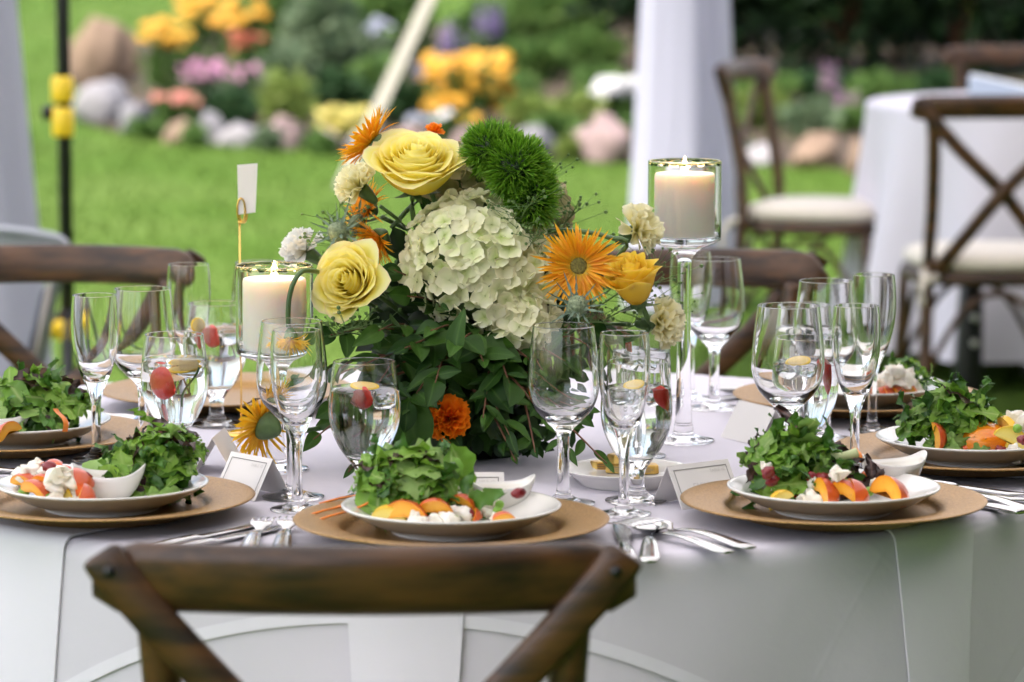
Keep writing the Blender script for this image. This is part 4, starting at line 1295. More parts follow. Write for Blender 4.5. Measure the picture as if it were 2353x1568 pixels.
scatter_feta(S, rr, [(70, 1085, .02), (85, 1075, .024), (60, 1095, .014), (95, 1088, .02), (130, 1105, .018), (135, 1120, .012), (128, 1090, .026), (165, 1120, .012), (172, 1130, .008), (110, 1140, 0), (125, 1145, 0), (170, 1145, 0), (155, 1100, .02), (115, 1100, .016)], (.9, 1.7))
for px, py, l in [(183, 1098, .022), (196, 1097, .022), (112, 1073, .03)]: food(S, rr, 'cranberry', px, py, l, 1.5)
for px, py, l in [(54, 1132, 0), (108, 1146, 0)]: food(S, rr, 'pea', px, py, l, 1.5)
food(S, rr, 'carrot_shaving', 308, 1092, .022, .6, (.9, .2, .2))
dish(250, 1143, 'white dressing dish in front of the big pale lettuce leaf', rad(-4), 1.08)

# --- salad beside the folding chair
S = salad_root('l', 'heaped green salad beside the tall flute and goblet')
pile(S, (.018, 0, 0), .092, .062, .070, 88, 12, .068, red=.08)
food(S, rr, 'carrot_shaving', 140, 965, .03, .9, (1.2, .2, 1.2))
food(S, rr, 'peach_wedge', 15, 990, .01, 1.0)
dish(2, 1000, 'white dressing dish half outside the picture edge', rad(5), 1.0)
tube(crom([on_y(-8, 858, 4.28) - S.location, on_y(18, 895, 4.26) - S.location, on_y(50, 925, 4.25) - S.location], 4), .0016, 6).obj('leaf_rib', M['rib'], S)

# --- salad with the whole orange tomato
S = salad_root('r', 'heaped green salad with a big orange tomato half')
pile(S, (-.022, .012, 0), .070, .060, .070, 88, 91, .068, red=.06)
big = rock(.037, .030, .0215, 4, 12, .05).data('tomato_half', M['orange_tomato'])
inst('tomato_half', big, S, mw=Matrix.Translation(on_z(2255, 1010, ZF + .014) - S.location))
for a in [(2215, 1035, .0, .9), (2290, 1035, 0, .9)]: food(S, rr, 'tomato_half', a[0], a[1], a[2], a[3])
food(S, rr, 'peach_wedge', 2158, 1003, .012, .95, (1.35, .1, 1.0))
for a in [(2315, 975, .02, 1.2), (2325, 1005, .010, 1.3), (2345, 1020, 0, 1.2)]: food(S, rr, 'squash_wedge', a[0], a[1], a[2], a[3])
scatter_feta(S, rr, [(2335, 965, .03), (2345, 975, .028), (2345, 1000, .015), (2325, 960, .03), (2352, 985, .02), (2350, 1030, 0), (2330, 1040, 0)], (1, 1.7))
for px, py, l in [(2300, 1035, .005), (2350, 1010, .02)]: food(S, rr, 'cranberry', px, py, l, 1.4)
food(S, rr, 'pea', 2338, 985, .03, 1.3)

# --- far salad with carrot strips
S = salad_root('br', 'far salad of feta and carrot strips with few leaves')
pile(S, (.055, -.01, 0), .045, .05, .040, 36, 19, .042, filler=50)
scatter_feta(S, rr, [(2045, 868, .025), (2065, 862, .028), (2085, 870, .022), (2055, 885, .012), (2075, 890, .01), (2030, 880, .014), (2090, 885, .012), (2040, 862, .03), (2100, 895, .004), (2060, 855, .034)], (1.2, 2.0))
for px, py, l, z in [(2040, 902, .004, .3), (2060, 898, .006, .8), (2085, 892, .008, 1.2), (2030, 905, .002, .1), (2070, 905, 0, 1.5)]: food(S, rr, 'peach_wedge', px, py, l, .85, (.3, .2, z))
for px, py, l in [(2050, 858, .034), (2062, 862, .03)]: food(S, rr, 'cranberry', px, py, l, 1.3)

# ------------------------------------------------------------------ glasses
def glass_mesh(name, outer, inner, n=40, k=4):
    foot = [Vector((0, .0006)), Vector((outer[0][0] * .6, 0)), Vector((outer[0][0] * .96, 0))]
    co, ci_ = crom(outer, k), crom(inner, k)
    co[-1:-1] = [co[-2].lerp(co[-1], .80), co[-2].lerp(co[-1], .93)]
    ci_[1:1] = [ci_[0].lerp(ci_[1], .07), ci_[0].lerp(ci_[1], .20)]
    prof = foot + co + [Vector(((outer[-1][0] + inner[0][0]) / 2, outer[-1][1] + .0005))] + ci_
    return lathe([(p[0], p[1]) for p in prof], n).data(name, M['glass'], recalc=True)
wine_o = [(.0355, .0012), (.0340, .0026), (.020, .0055), (.0100, .0105), (.0074, .020), (.0066, .045), (.0069, .068), (.0095, .082), (.020, .0930), (.0330, .108), (.0392, .126), (.0398, .142), (.0378, .168), (.0340, .1994)]
wine_i = [(.0328, .1994), (.0366, .168), (.0386, .142), (.0379, .126), (.0315, .1098), (.0180, .0985), (.0070, .0958), (0, .0955)]
flute_o = [(.0300, .0012), (.0288, .0026), (.016, .0055), (.0078, .011), (.0058, .022), (.0055, .052), (.0066, .074), (.0115, .090), (.0195, .108), (.0258, .133), (.0284, .156), (.0280, .180), (.0262, .1994)]
flute_i = [(.0251, .1994), (.0268, .180), (.0271, .156), (.0244, .133), (.0178, .110), (.0085, .0985), (0, .096)]
gob_o = [(.0350, .0012), (.0335, .0028), (.021, .006), (.0115, .012), (.0090, .022), (.0105, .035), (.0170, .045), (.0280, .060), (.0370, .081), (.0400, .101), (.0388, .125), (.0348, .1574)]
gob_i = [(.0335, .1574), (.0375, .125), (.0387, .101), (.0356, .0815), (.0262, .0620), (.0140, .0540), (.005, .0525), (0, .0524)]
wine_me, flute_me, gob_me = glass_mesh('wine_glass', wine_o, wine_i), glass_mesh('champagne_flute', flute_o, flute_i), glass_mesh('bowl', gob_o, gob_i)
ci = crom(gob_i, 6)
WL = .1285
wp = [(0, WL)]
for p in ci:
    if p[1] < WL: wp.append((max(0, p[0] + .0004) if p[0] > 1e-4 else 0, p[1] - .0003))
wp.insert(1, (wp[1][0] - .0002, WL))
water_me = lathe(wp, 40).data('water', M['water'], recalc=True)
ice_me = []
for i in range(3):
    m = rounded_bar([((0, 0, -.0085), (.007, 0, 0), (0, .007, 0)), ((0, 0, -.0075), (.009, 0, 0), (0, .009, 0)), ((0, 0, .0075), (.0095, 0, 0), (0, .009, 0)), ((0, 0, .0085), (.0075, 0, 0), (0, .007, 0))], 16, 4 + i)
    ice_me.append(m.data('ice_cube', M['ice'], recalc=True))
def berry_half():
    m = MB()
    def fn(u, v):
        a = PI * u; t = v
        r_ = .0135 * math.sin(PI * min(1, .12 + t * .86)) ** .7 * (1 - .35 * t)
        return (r_ * math.cos(a), .001 + r_ * math.sin(a) * .8, .014 - .030 * t)
    return grid(14, 10, fn).data('strawberry', M['strawberry'])
berry_me = berry_half()
def core_fn(u, v):
    r_ = .0135 * math.sin(PI * min(1, .12 + v * .86)) ** .7 * (1 - .35 * v)
    return (r_ * (2 * u - 1), .001 - .0012 * math.sin(PI * u), .014 - .030 * v)
core_me = grid(6, 10, core_fn).data('core', M['straw_white'])
lem_me = lathe([(0, -.0022), (.0168, -.0022), (.0186, -.0016), (.0190, 0), (.0186, .0016), (.0168, .0022), (0, .0022)], 28).data('lemon_slice', M['lemon'])
lemf_me = lathe([(0, .0032), (.0145, .0032), (.0155, .0024)], 24).data('flesh', M['lemon_flesh'])

GLASSES = [
    ('w', 1295, 748, 1, 'empty wine glass between the orange carnation and the butter plate'),
    ('f', 1435, 765, 1, 'empty champagne flute in front of the butter plate'),
    ('g', 1463, 830, 1, 'water goblet right behind the flute by the butter plate'),
    ('w', 670, 738, 1, 'empty wine glass overlapping the drooping yellow gerbera'),
    ('f', 680, 758, 1, 'empty champagne flute in front of the drooping yellow gerbera'),
    ('g', 837, 830, 1, 'water goblet directly behind the front salad'),
    ('g', 400, 768, 1, 'water goblet with a strawberry and mint leaf before the short candle'),
    ('f', 217, 678, 1, 'empty champagne flute standing over the heaped green salad'),
    ('w', 327, 663, 1, 'empty wine glass between flute and strawberry goblet'),
    ('f', 433, 607, 1, 'empty champagne flute in front of the end of a chair rail'),
    ('g', 495, 697, 1, 'water goblet with lemon on its rim next to the short candle'),
    ('w', 600, 603, 1, 'empty wine glass mostly hidden behind the short candle'),
    ('w', 1812, 702, 1.045, 'empty wine glass standing above the dark red lettuce leaf'),
    ('g', 1850, 775, 1, 'water goblet with a lemon slice behind the large wine glass'),
    ('f', 1968, 702, 1, 'empty champagne flute in front of the far tablecloth'),
    ('w', 1899, 645, 1, 'empty wine glass half hidden behind the lemon goblet'),
    ('f', 2008, 631, 1, 'champagne flute standing highest before the far tablecloth'),
    ('g', 1846, 700, 1, 'water goblet almost hidden between two wine glasses'),
    ('w', 1643, 595, 1, 'empty wine glass beside the tall candlestick'),
    ('f', 1588, 580, 1, 'champagne flute right behind the tall candlestick'),
    ('g', 1466, 752, 1, 'water goblet behind the cream carnation of the bouquet')]
GPOS = {}
def place_fruit(kind, gx, px, py, Y, rot, lab, s=1.0):
    p = on_y(px, py, Y)
    if kind == 'berry':
        o = inst('strawberry_slice', berry_me); inst('core', core_me, o); cat = 'strawberry'
    else:
        o = inst('lemon_slice', lem_me); inst('flesh', lemf_me, o); cat = 'lemon'
    o.location = p; o.rotation_euler = (rot[0], rot[1], rot[2] + (PI * .72 if kind == 'berry' else 0)); o.scale = (s * .80, s * .42, s * .80) if kind == 'berry' else (s * .86, s * .86, s * .6)
    tag(o, lab, cat, 'fruit in the water goblets')
for gi, (k, px, py, s, lab) in enumerate(GLASSES):
    Hh = {'w': .2, 'f': .2, 'g': .158}[k] * s
    q = on_z(px, py, ZT + Hh)
    rr = random.Random(gi)
    loc = (q.x, q.y, ZT + .0003)
    if k == 'g':
        root = empty('water_goblet', loc, rr.uniform(0, 6))
        tag(root, lab, 'goblet', 'water goblets')
        inst('bowl', gob_me, root); inst('water', water_me, root)
        for i in range(3):
            a = rr.uniform(0, 6.28)
            e = Euler((rr.uniform(-.6, .6), rr.uniform(-.6, .6), rr.uniform(0, 3))).to_matrix().to_4x4()
            inst('ice_cube', ice_me[i % 3], root, mw=Matrix.Translation((.017 * math.cos(i * 1.6 + a * .2), .017 * math.sin(i * 1.6 + a * .2), WL - .010 - .004 * (i % 2))) @ e)
    else:
        o = inst('wine_glass' if k == 'w' else 'champagne_flute', wine_me if k == 'w' else flute_me, loc=loc, rz=rr.uniform(0, 6))
        o.scale = (s, s, s)
        tag(o, lab, 'wine glass' if k == 'w' else 'flute', 'wine glasses on the set table' if k == 'w' else 'champagne flutes on the set table')
    GPOS[(k, px)] = q
g = GPOS[('g', 837)]
place_fruit('berry', None, 842, 915, g.y - .020, (rad(10), rad(82), 0), 'strawberry slice floating in the goblet behind the front salad', 1.3)
place_fruit('lemon', None, 838, 888, g.y - .004, (rad(8), rad(4), 0), 'lemon slice floating in the goblet behind the front salad')
g = GPOS[('g', 1463)]
place_fruit('berry', None, 1518, 915, g.y - .012, (0, rad(25), rad(30)), 'strawberry slice in the goblet by the butter plate', 1.15)
place_fruit('lemon', None, 1462, 885, g.y - .006, (rad(12), rad(-6), 0), 'lemon slice in the goblet by the butter plate', .9)
g = GPOS[('g', 400)]
place_fruit('berry', None, 385, 882, g.y - .018, (rad(10), rad(75), rad(0)), 'big strawberry slice in the goblet with the mint leaf', 2.0)
place_fruit('lemon', None, 420, 848, g.y - .004, (rad(8), rad(-5), 0), 'lemon slice in the goblet with the mint leaf')
o = inst('mint_leaf', grid(4, 8, lambda u, v: ((u - .5) * .013 * math.sin(PI * max(.02, min(.98, v))), (v - .5) * .05, .004 * math.sin(v * 5) + abs(u - .5) * .005)).data('mint_leaf', M['mint']), loc=on_y(435, 888, g.y - .022))
o.rotation_euler = (rad(70), 0, rad(-85)); tag(o, 'mint leaf floating in front of the big strawberry slice', 'mint leaf')
g = GPOS[('g', 495)]
place_fruit('berry', None, 492, 775, g.y - .016, (rad(10), rad(70), 0), 'strawberry slice in the goblet next to the short candle', 1.5)
place_fruit('lemon', None, 455, 748, g.y - .030, (rad(80), rad(0), rad(30)), 'lemon piece on the rim of the goblet next to the short candle', .62)
g = GPOS[('g', 1850)]
place_fruit('berry', None, 1898, 865, g.y - .010, (0, rad(-20), rad(-20)), 'red strawberry slice in the goblet behind the large wine glass', 1.7)
place_fruit('lemon', None, 1836, 832, g.y - .012, (rad(14), rad(-8), 0), 'lemon slice in the goblet behind the large wine glass', 1.0)
g = GPOS[('g', 1466)]
place_fruit('berry', None, 1450, 800, g.y - .012, (0, rad(40), 0), 'strawberry slice in the goblet behind the cream carnation', .8)

# ------------------------------------------------------------------ candles
def candle(px, pybase, H_, lab, labc, cyl=.098, r_=.0455, lift=.0):
    q = on_z(px, pybase, ZT)
    zc = H_ - cyl
    o_ = [(.0385, .0014), (.037, .003), (.022, .0062), (.0135, .010), (.0125, .016), (.0115, .022), (.0105, .03), (.0085, zc * .5), (.0085, zc - .04), (.0105, zc - .022), (.022, zc - .010)]
    o2 = [(.038, zc - .004), (.0440, zc - .001), (r_, zc + .004), (r_, zc + .03), (r_, H_ - .006), (r_, H_ - .003), (r_, H_ - .0015), (r_, H_ - .0006)]
    i_ = [(r_ - .0016, H_ - .0006), (r_ - .0016, H_ - .0015), (r_ - .0016, H_ - .003), (r_ - .0016, H_ - .006), (r_ - .0016, zc + .04), (r_ - .0016, zc + .006), (r_ - .004, zc + .0035)]
    prof = [Vector((0, .0006)), Vector((.023, 0)), Vector((.0375, 0))] + crom(o_, 4) + crom(o2, 3) + [Vector((r_ - .0008, H_))] + crom(i_, 2) + [Vector((0, zc + .0033))]
    me = lathe([(p[0], p[1]) for p in prof], 56).data('glass_candlestick', M['glass'], recalc=True)
    c = inst('glass_candlestick', me, loc=(q.x, q.y, ZT + .0003)); tag(c, lab, 'candlestick', 'stemmed glass candle holders')
    root = empty('pillar_candle', (q.x, q.y, ZT + zc + .0042)); tag(root, labc, 'candle', 'cream pillar candles')
    ch = cyl - .020
    lathe(crom([(0, 0), (.0365, 0), (.0372, .002), (.0375, ch * .5), (.0372, ch - .003)], 3) + crom([(.0362, ch), (.034, ch + .0003), (.028, ch - .004), (.012, ch - .0085), (0, ch - .009)], 3), 48).obj('wax', M['wax'], root)
    w = tube([(0, 0, ch - .009), (0, 0, ch - .003), (.001, 0, ch + .001)], .0009, 6).obj('wick', M['wick'], root)
    lathe(crom([(0, ch - .004), (.0028, ch - .001), (.0042, ch + .004), (.0032, ch + .010), (.0014, ch + .016), (0, ch + .021)], 4), 14).obj('flame', M['flame'], root)
candle(1570, 1015, .350, 'tall stemmed glass candle holder before the white drape', 'lit cream pillar candle in the tall glass holder')
candle(634, 1080, .243, 'short stemmed glass candle holder behind the yellow gerbera', 'lit cream pillar candle in the short glass holder', cyl=.104)

# ------------------------------------------------------------------ place cards, table number, butter
def text_obj(txt, size, mt, parent, mw):
    cu = bpy.data.curves.new('lettering', 'FONT'); cu.body = txt; cu.size = size; cu.align_x = 'CENTER'; cu.align_y = 'CENTER'
    cu.materials.append(mt)
    t = bpy.data.objects.new('lettering_source', cu); COL.objects.link(t)
    me = bpy.data.meshes.new_from_object(t.evaluated_get(bpy.context.evaluated_depsgraph_get()))
    bpy.data.objects.remove(t)
    return inst('lettering', me, parent, mw=mw)
def place_card(px, py, rz, lab, name=None, table=True, w=.088, h=.052, dy=.026):
    zap = math.sqrt(h * h - dy * dy)
    q = on_z(px, py, ZT + zap)
    root = empty('place_card', (q.x, q.y, ZT + .0005), rz)
    tag(root, lab, 'place card', 'folded place cards')
    m = MB()
    pts = [(-dy, 0), (0, zap), (dy, 0)]
    th = .0005
    for (y0, z0), (y1, z1), s in ((pts[0], pts[1], -1), (pts[1], pts[2], 1)):
        a = [(-w / 2, y0, z0), (w / 2, y0, z0), (w / 2, y1, z1), (-w / 2, y1, z1)]
        n_ = Vector((0, s * zap, dy)).normalized() * th
        m.add([Vector(p) for p in a] + [Vector(p) - n_ for p in a], [(0, 1, 2, 3), (7, 6, 5, 4), (0, 4, 5, 1), (1, 5, 6, 2), (2, 6, 7, 3), (3, 7, 4, 0)])
    m.obj('card', M['card'], root, smooth=False)
    ang = math.atan2(zap, dy)
    fm = Matrix.Translation((0, -dy / 2, zap / 2)) @ Matrix.Rotation(ang, 4, 'X') @ Matrix.Translation((0, 0, .0006))
    b = MB(); W2, H2, t = w / 2 - .006, h / 2 - .006, .0009
    for x0, x1, y0, y1 in ((-W2, W2, H2 - t, H2), (-W2, W2, -H2, -H2 + t), (-W2, -W2 + t, -H2 + t, H2 - t), (W2 - t, W2, -H2 + t, H2 - t)):
        b.add([fm @ Vector(p) for p in ((x0, y0, 0), (x1, y0, 0), (x1, y1, 0), (x0, y1, 0))], [(0, 1, 2, 3)])
    b.obj('border', M['print'], root, smooth=False)
    if table: text_obj('TABLE 10', .0052, M['faint_print'], root, fm @ Matrix.Translation((w / 2 - .021, h / 2 - .0115, .0001)))
    if name: text_obj(name, .0105, M['faint_print'], root, fm @ Matrix.Translation((-.004, -.002, .0001)))
    return root
place_card(1603, 1064, rad(37), 'bordered place card leaning towards the dark red leaf salad', 'EMILY')
place_card(579, 1047, rad(-48), 'bright bordered place card below the yellow gerbera', w=.076)
place_card(1066, 1086, rad(0), 'place card peeking out behind the front salad')
place_card(1740, 930, rad(118), 'blank back of a place card below the large wine glass', table=False)
place_card(502, 995, rad(-95), 'place card seen edge on beside the strawberry goblet', table=False)

q = on_z(555, 1000, ZT)
tn = empty('table_number_stand', (q.x, q.y, ZT + .0003)); tag(tn, 'thin gold table number stand with a pale card', 'table number')
zl = on_y(553, 512, q.y).z - ZT
lathe([(0, 0), (.026, 0), (.027, .002), (.025, .004), (.004, .0055), (0, .0055)], 28).obj('base', M['gold'], tn)
tube([(0, 0, .004), (0, 0, zl)], .0012, 8).obj('stem', M['gold'], tn)
kk = q.y / F
for dx_, dy_ in ((-.0008, -.0012), (.0018, .0012)):
    pts = [(dx_ + .005 * math.sin(2 * PI * i / 24) * (1 if dx_ < 0 else 1.0), dy_, zl + .0148 - .0155 * math.cos(2 * PI * i / 24)) for i in range(25)]
    tube([Vector(p) + Vector((.003, 0, 0)) for p in pts], .0012, 6, up=Vector((0, 1, 0)), caps=False).obj('loop', M['gold'], tn)
lathe([(0, -.003), (.0024, -.0015), (.0024, .0015), (0, .003)], 10).obj('bead', M['gold'], tn, loc=(0, 0, zl))
cm_ = MB()
c0 = [on_y(a, b, q.y) - Vector((q.x, q.y, ZT)) for a, b in ((548, 494), (587, 489), (592, 376), (545, 380))]
cm_.add(c0 + [p + Vector((0, .0006, 0)) for p in c0], [(0, 1, 2, 3), (7, 6, 5, 4), (0, 4, 5, 1), (1, 5, 6, 2), (2, 6, 7, 3), (3, 7, 4, 0)])
cm_.obj('card', M['card'], tn, smooth=False)

q = on_z(1437, 1078, ZT + .018)
bpm = lathe(crom([(0, .002), (.045, .002), (.047, 0), (.050, 0), (.056, .006), (.068, .0155)], 3) + [Vector((.0735, .0185)), Vector((.074, .0195)), Vector((.073, .0200))] + crom([(.069, .0180), (.058, .0100), (.045, .0075), (0, .007)], 3), 64).obj('butter_plate', M['porcelain'], loc=(q.x, q.y, ZT + .0003))
tag(bpm, 'small white plate holding gold wrapped butter', 'plate')
for i, (px, py, rz, lab) in enumerate([(1385, 1057, .35, 'gold foil butter pat nearest the trailing leaves'), (1425, 1064, -.15, 'gold foil butter pat in the middle of the plate'), (1480, 1066, .1, 'gold foil butter pat behind the goblet stem'), (1430, 1042, .5, 'gold foil butter pat lying on top of the others')]):
    zz = ZT + .008 + (.011 if i == 3 else 0)
    p = on_z(px, py, zz + .011)
    root = empty('butter_pat', (p.x, p.y, zz), rz); tag(root, lab, 'butter', 'gold wrapped butter pats')
    rounded_bar([((0, 0, 0), (.0155, 0, 0), (0, .0105, 0)), ((0, 0, .0012), (.0165, 0, 0), (0, .0115, 0)), ((0, 0, .0095), (.016, 0, 0), (0, .011, 0)), ((0, 0, .0107), (.0145, 0, 0), (0, .0095, 0))], 20, 6).obj('wrapper', M['gold_foil'], root, smooth=False)
    pm = MB()
    for j in range(3): pm.add([(-.011, -.01175, .0028 + j * .0022), (.006 + .003 * (j % 2), -.01175, .0028 + j * .0022), (.006 + .003 * (j % 2), -.01173, .0036 + j * .0022), (-.011, -.01173, .0036 + j * .0022)], [(0, 1, 2, 3)])
    pm.obj('print', M['print'], root, smooth=False)
# ------------------------------------------------------------------ centrepiece
q = on_z(1085, 1045, ZT)
BQ = empty('flower_centrepiece', (q.x, 4.20, ZT + .0003))
tag(BQ, 'large mixed bouquet of yellow roses, hydrangea and gerberas in a low black vase', 'bouquet')
B0 = BQ.location.copy()
lathe(crom([(0, 0), (.058, 0), (.064, .004), (.074, .03), (.078, .07), (.074, .10)], 3) + [Vector((.072, .103))] + crom([(.070, .10), (.073, .07), (.069, .03), (0, .02)], 3), 40).obj('vase', M['black_vase'], BQ)
VM = Vector((0, 0, .095))                     # mouth of the vase, local

def loc_at(px, py, Y): return on_y(px, py, Y) - B0

def stem_to(parent, p, axis, rad_=.0026, name='stem', mk='stem', world=Matrix.Identity(4)):
    """Curved stem from the vase mouth to a flower's underside; in the flower's local frame."""
    axis = Vector(axis).normalized()
    a = VM + Vector((p.x * .12, p.y * .12, 0)); b = p - axis * .01
    mid = b - axis * .06
    pts = crom([a, a.lerp(mid, .5) + Vector((0, 0, .01)), mid, b], 5)
    inv = world.inverted()
    tube([inv @ x for x in pts], rad_ / (world.to_scale().x), 7).obj(name, M[mk], parent)

# ---- roses
def rose(px, py, Y, axis, size, n, opening, mk, seed, lab=None, spin=0.0):
    rr = random.Random(seed)
    p = loc_at(px, py, Y)
    W = frame_from(axis, Vector((1, 0, 0)), p, 1.0, spin)
    root = empty('rose', parent=BQ, mw=W)
    if lab: root['label'] = lab
    S = size / 2
    for i in range(n):
        t = i / (n - 1)
        th = i * 2.399 + rr.uniform(-.25, .25)
        rb = S * .05
        rt = S * (.05 + (.84 * opening) * t ** .85)
        h = S * (1.16 - .30 * t + rr.uniform(-.06, .06)) * (1.25 - .25 * opening)
        sp = 2.1 - 1.05 * t + rr.uniform(-.1, .1)
        curl = S * (.03 + .15 * t ** 1.5 * opening) * rr.uniform(.5, 1.5)
        pink = t ** 2 * rr.uniform(.5, 1)
        nph, namp = rr.uniform(0, 6), S * (.02 + .06 * t)
        tip = rr.uniform(.02, .10) * t
        def fn(u, v, rb=rb, rt=rt, h=h, sp=sp, curl=curl, nph=nph, namp=namp, tip=tip):
            s = 2 * u - 1
            vv = v * (1 - .26 * abs(s) ** 3.0 + tip * max(0, 1 - abs(s) * 2.2))
            a = s * sp * (.42 + .58 * min(1, v * 1.5))
            r_ = rb + (rt - rb) * (vv ** (.40 + .3 * (1 - rt / S))) + S * .04 * math.sin(PI * vv)
            z = -S * .50 + h * vv
            c = max(0, vv - .66) / .34
            r_ += curl * c * c + namp * math.sin(s * 4 + nph) * vv * vv
            z += -curl * .55 * c ** 2.2 + namp * .9 * math.cos(s * 5 + nph) * vv * vv
            r_ *= 1 - .05 * abs(s)
            return (r_ * math.cos(a), r_ * math.sin(a), z)
        edge = (lambda u, v, k=pink: min(1, v * .93 + .07 * k * (1 if v > .9 else 0)))
        me = grid(12, 9, fn, edge).data('petal', M[mk])
        inst('petal', me, root, mw=Matrix.Rotation(th, 4, 'Z'))
    lathe(crom([(0, -S * .62), (S * .10, -S * .60), (S * .20, -S * .52), (S * .16, -S * .40), (0, -S * .36)], 3), 16).obj('calyx', M['calyx'], root)
    for k in range(5):
        a = k * 1.257
        g = grid(2, 5, lambda u, v, a=a: ((S * .14 + S * .42 * v) * math.cos(a) + (u - .5) * S * .2 * (1 - v) * -math.sin(a), (S * .14 + S * .42 * v) * math.sin(a) + (u - .5) * S * .2 * (1 - v) * math.cos(a), -S * .52 - S * .1 * v + S * .12 * v * v))
        g.obj('sepal', M['calyx'], root)
    stem_to(root, p, axis, .0032, world=W)
    return root
rose(955, 390, 4.12, (.05, -.44, .90), .116, 40, 1.0, 'rose', 2, 'big open yellow rose at the top of the bouquet')
rose(805, 648, 4.06, (-.34, -.90, .26), .098, 38, .88, 'rose', 5, 'pale yellow rose facing the viewer low in the bouquet')
rose(1458, 655, 4.07, (-.20, -.36, .90), .104, 26, .62, 'rose_deep', 9, 'deep yellow half open rose beside the orange gerbera', 1.0)

# ---- hydrangeas
def floret_mesh(seed, mk, cup=.35):
    rr = random.Random(seed)
    m = MB()
    for k in range(4):
        a = k * PI / 2 + rr.uniform(-.12, .12)
        L, Wd, c = rr.uniform(.85, 1.05), rr.uniform(.50, .60), cup * rr.uniform(.4, 1.6)
        ph = rr.uniform(0, 6)
        def fn(u, v):
            s = 2 * u - 1
            w = Wd * math.sqrt(max(.02, 1 - (2.0 * v - 1.08) ** 2))
            x = .06 + L * v * (1 - .12 * s * s * v)
            z = c * v * v * .7 - .10 * math.cos(s * 1.5) * v + .05 * math.sin(s * 3 + ph) * v + .03 * k
            return (x, s * w, z)
        m.xf(Matrix.Rotation(a, 4, 'Z'), grid(4, 5, fn, lambda u, v: v))
    m.xf(Matrix.Scale(.09, 4), rock(1, 1, 1, 2, 4, .1), 0.0)
    return m.data('floret', M[mk])
def hydrangea(name, px, py, Y, rx, ry, rz, n, size, mk, seed, lab, front=-.35, squash=None):
    rr = random.Random(seed)
    p = loc_at(px, py, Y)
    root = empty(name, parent=BQ, mw=Matrix.Translation(p)); root['label'] = lab
    mes = [floret_mesh(seed * 10 + i, mk) for i in range(4)]
    rock(rx * .80, ry * .80, rz * .80, seed, 10, .08).obj('head', M['calyx'], root)
    i = k = 0
    while k < n and i < n * 4:
        z = 1 - 2 * (i + .5) / (n * 1.32); th = i * 2.399
        if z < -1: break
        i += 1
        q = math.sqrt(max(0, 1 - z * z))
        d = Vector((q * math.cos(th), q * math.sin(th), z))
        if d.y > .45 and rr.random() < .8: continue
        kk = 1 + .10 * noise.noise(d * 2.5 + Vector((seed, 0, 0))) + rr.uniform(-.05, .05)
        pos = Vector((d.x * rx * kk, d.y * ry * kk, d.z * rz * kk))
        if squash: pos += Vector(squash) * max(0, -d.z) ** 1.5
        nrm = Vector((d.x / rx, d.y / ry, d.z / rz)).normalized() + Vector((rr.gauss(0, .28), rr.gauss(0, .28), rr.gauss(0, .28)))
        inst('floret', mes[k % 4], root, mw=frame_from(nrm, Vector((1, 0, 0)), pos, size * rr.uniform(.8, 1.2), rr.random() * 6))
        k += 1
    stem_to(root, p, (p.x, p.y, .12), .0035, world=Matrix.Translation(p))
hydrangea('hydrangea', 1092, 612, 4.12, .081, .070, .080, 190, .0150, 'hydrangea', 3, 'large creamy green hydrangea head in the middle of the bouquet', squash=(.028, -.01, -.012))
hydrangea('hydrangea', 1195, 735, 4.09, .040, .036, .034, 50, .0145, 'hydrangea', 6, 'lower lobe of creamy hydrangea florets')
hydrangea('antique_hydrangea', 1240, 505, 4.24, .036, .04, .056, 46, .0135, 'antique', 8, 'brownish antique hydrangea behind the green pompoms')
hydrangea('antique_hydrangea', 1060, 425, 4.20, .044, .04, .044, 44, .0135, 'antique', 12, 'faded green hydrangea between the big rose and the green pompoms')

# ---- green pompom dianthus
def pompom(px, py, Y, r_, n, seed, lab, sq=(1, 1, 1)):
    rr = random.Random(seed)
    p = loc_at(px, py, Y)
    m = MB()
    for i in range(n):
        z = 1 - 2 * rr.random(); th = rr.uniform(0, 6.28); qq = math.sqrt(1 - z * z)
        d = Vector((qq * math.cos(th), qq * math.sin(th), z))
        k = 1 + .30 * noise.noise(d * 2.4 + Vector((seed, 3, 1)))
        t = (d + Vector((rr.gauss(0, .28), rr.gauss(0, .28), rr.gauss(0, .28) + .15))).normalized()
        s = t.cross(Vector((rr.gauss(0, 1), rr.gauss(0, 1), rr.gauss(0, 1)))).normalized()
        b = Vector((d.x * sq[0], d.y * sq[1], d.z * sq[2])) * r_ * .66 * k
        L = r_ * rr.uniform(.26, .50); w = r_ * .024
        m.add([b - s * w, b + s * w, b + t * L * .6 + s * w * .8, b + t * L, b + t * L * .6 - s * w * .8], [(0, 1, 2, 3, 4)], [0, 0, .6, 1, .6])
    root = empty('dianthus_pompom', parent=BQ, mw=Matrix.Translation(p)); root['label'] = lab
    o = m.obj('needles', M['trick'], root, smooth=False); o['kind'] = 'stuff'
    rock(r_ * .62 * sq[0], r_ * .62 * sq[1], r_ * .62 * sq[2], seed, 9, .08).obj('core', M['leaf_dark'], root)
    stem_to(root, p, (p.x, p.y, .2), .0022, world=Matrix.Translation(p))
pompom(1130, 346, 4.12, .038, 2300, 3, 'uppermost of the three green pompoms', (1.05, 1, .9))
pompom(1185, 384, 4.105, .042, 2500, 8, 'middle of the three green pompoms', (1, 1, 1))
pompom(1220, 452, 4.11, .040, 2300, 12, 'lowest of the three green pompoms', (.86, 1, 1.15))

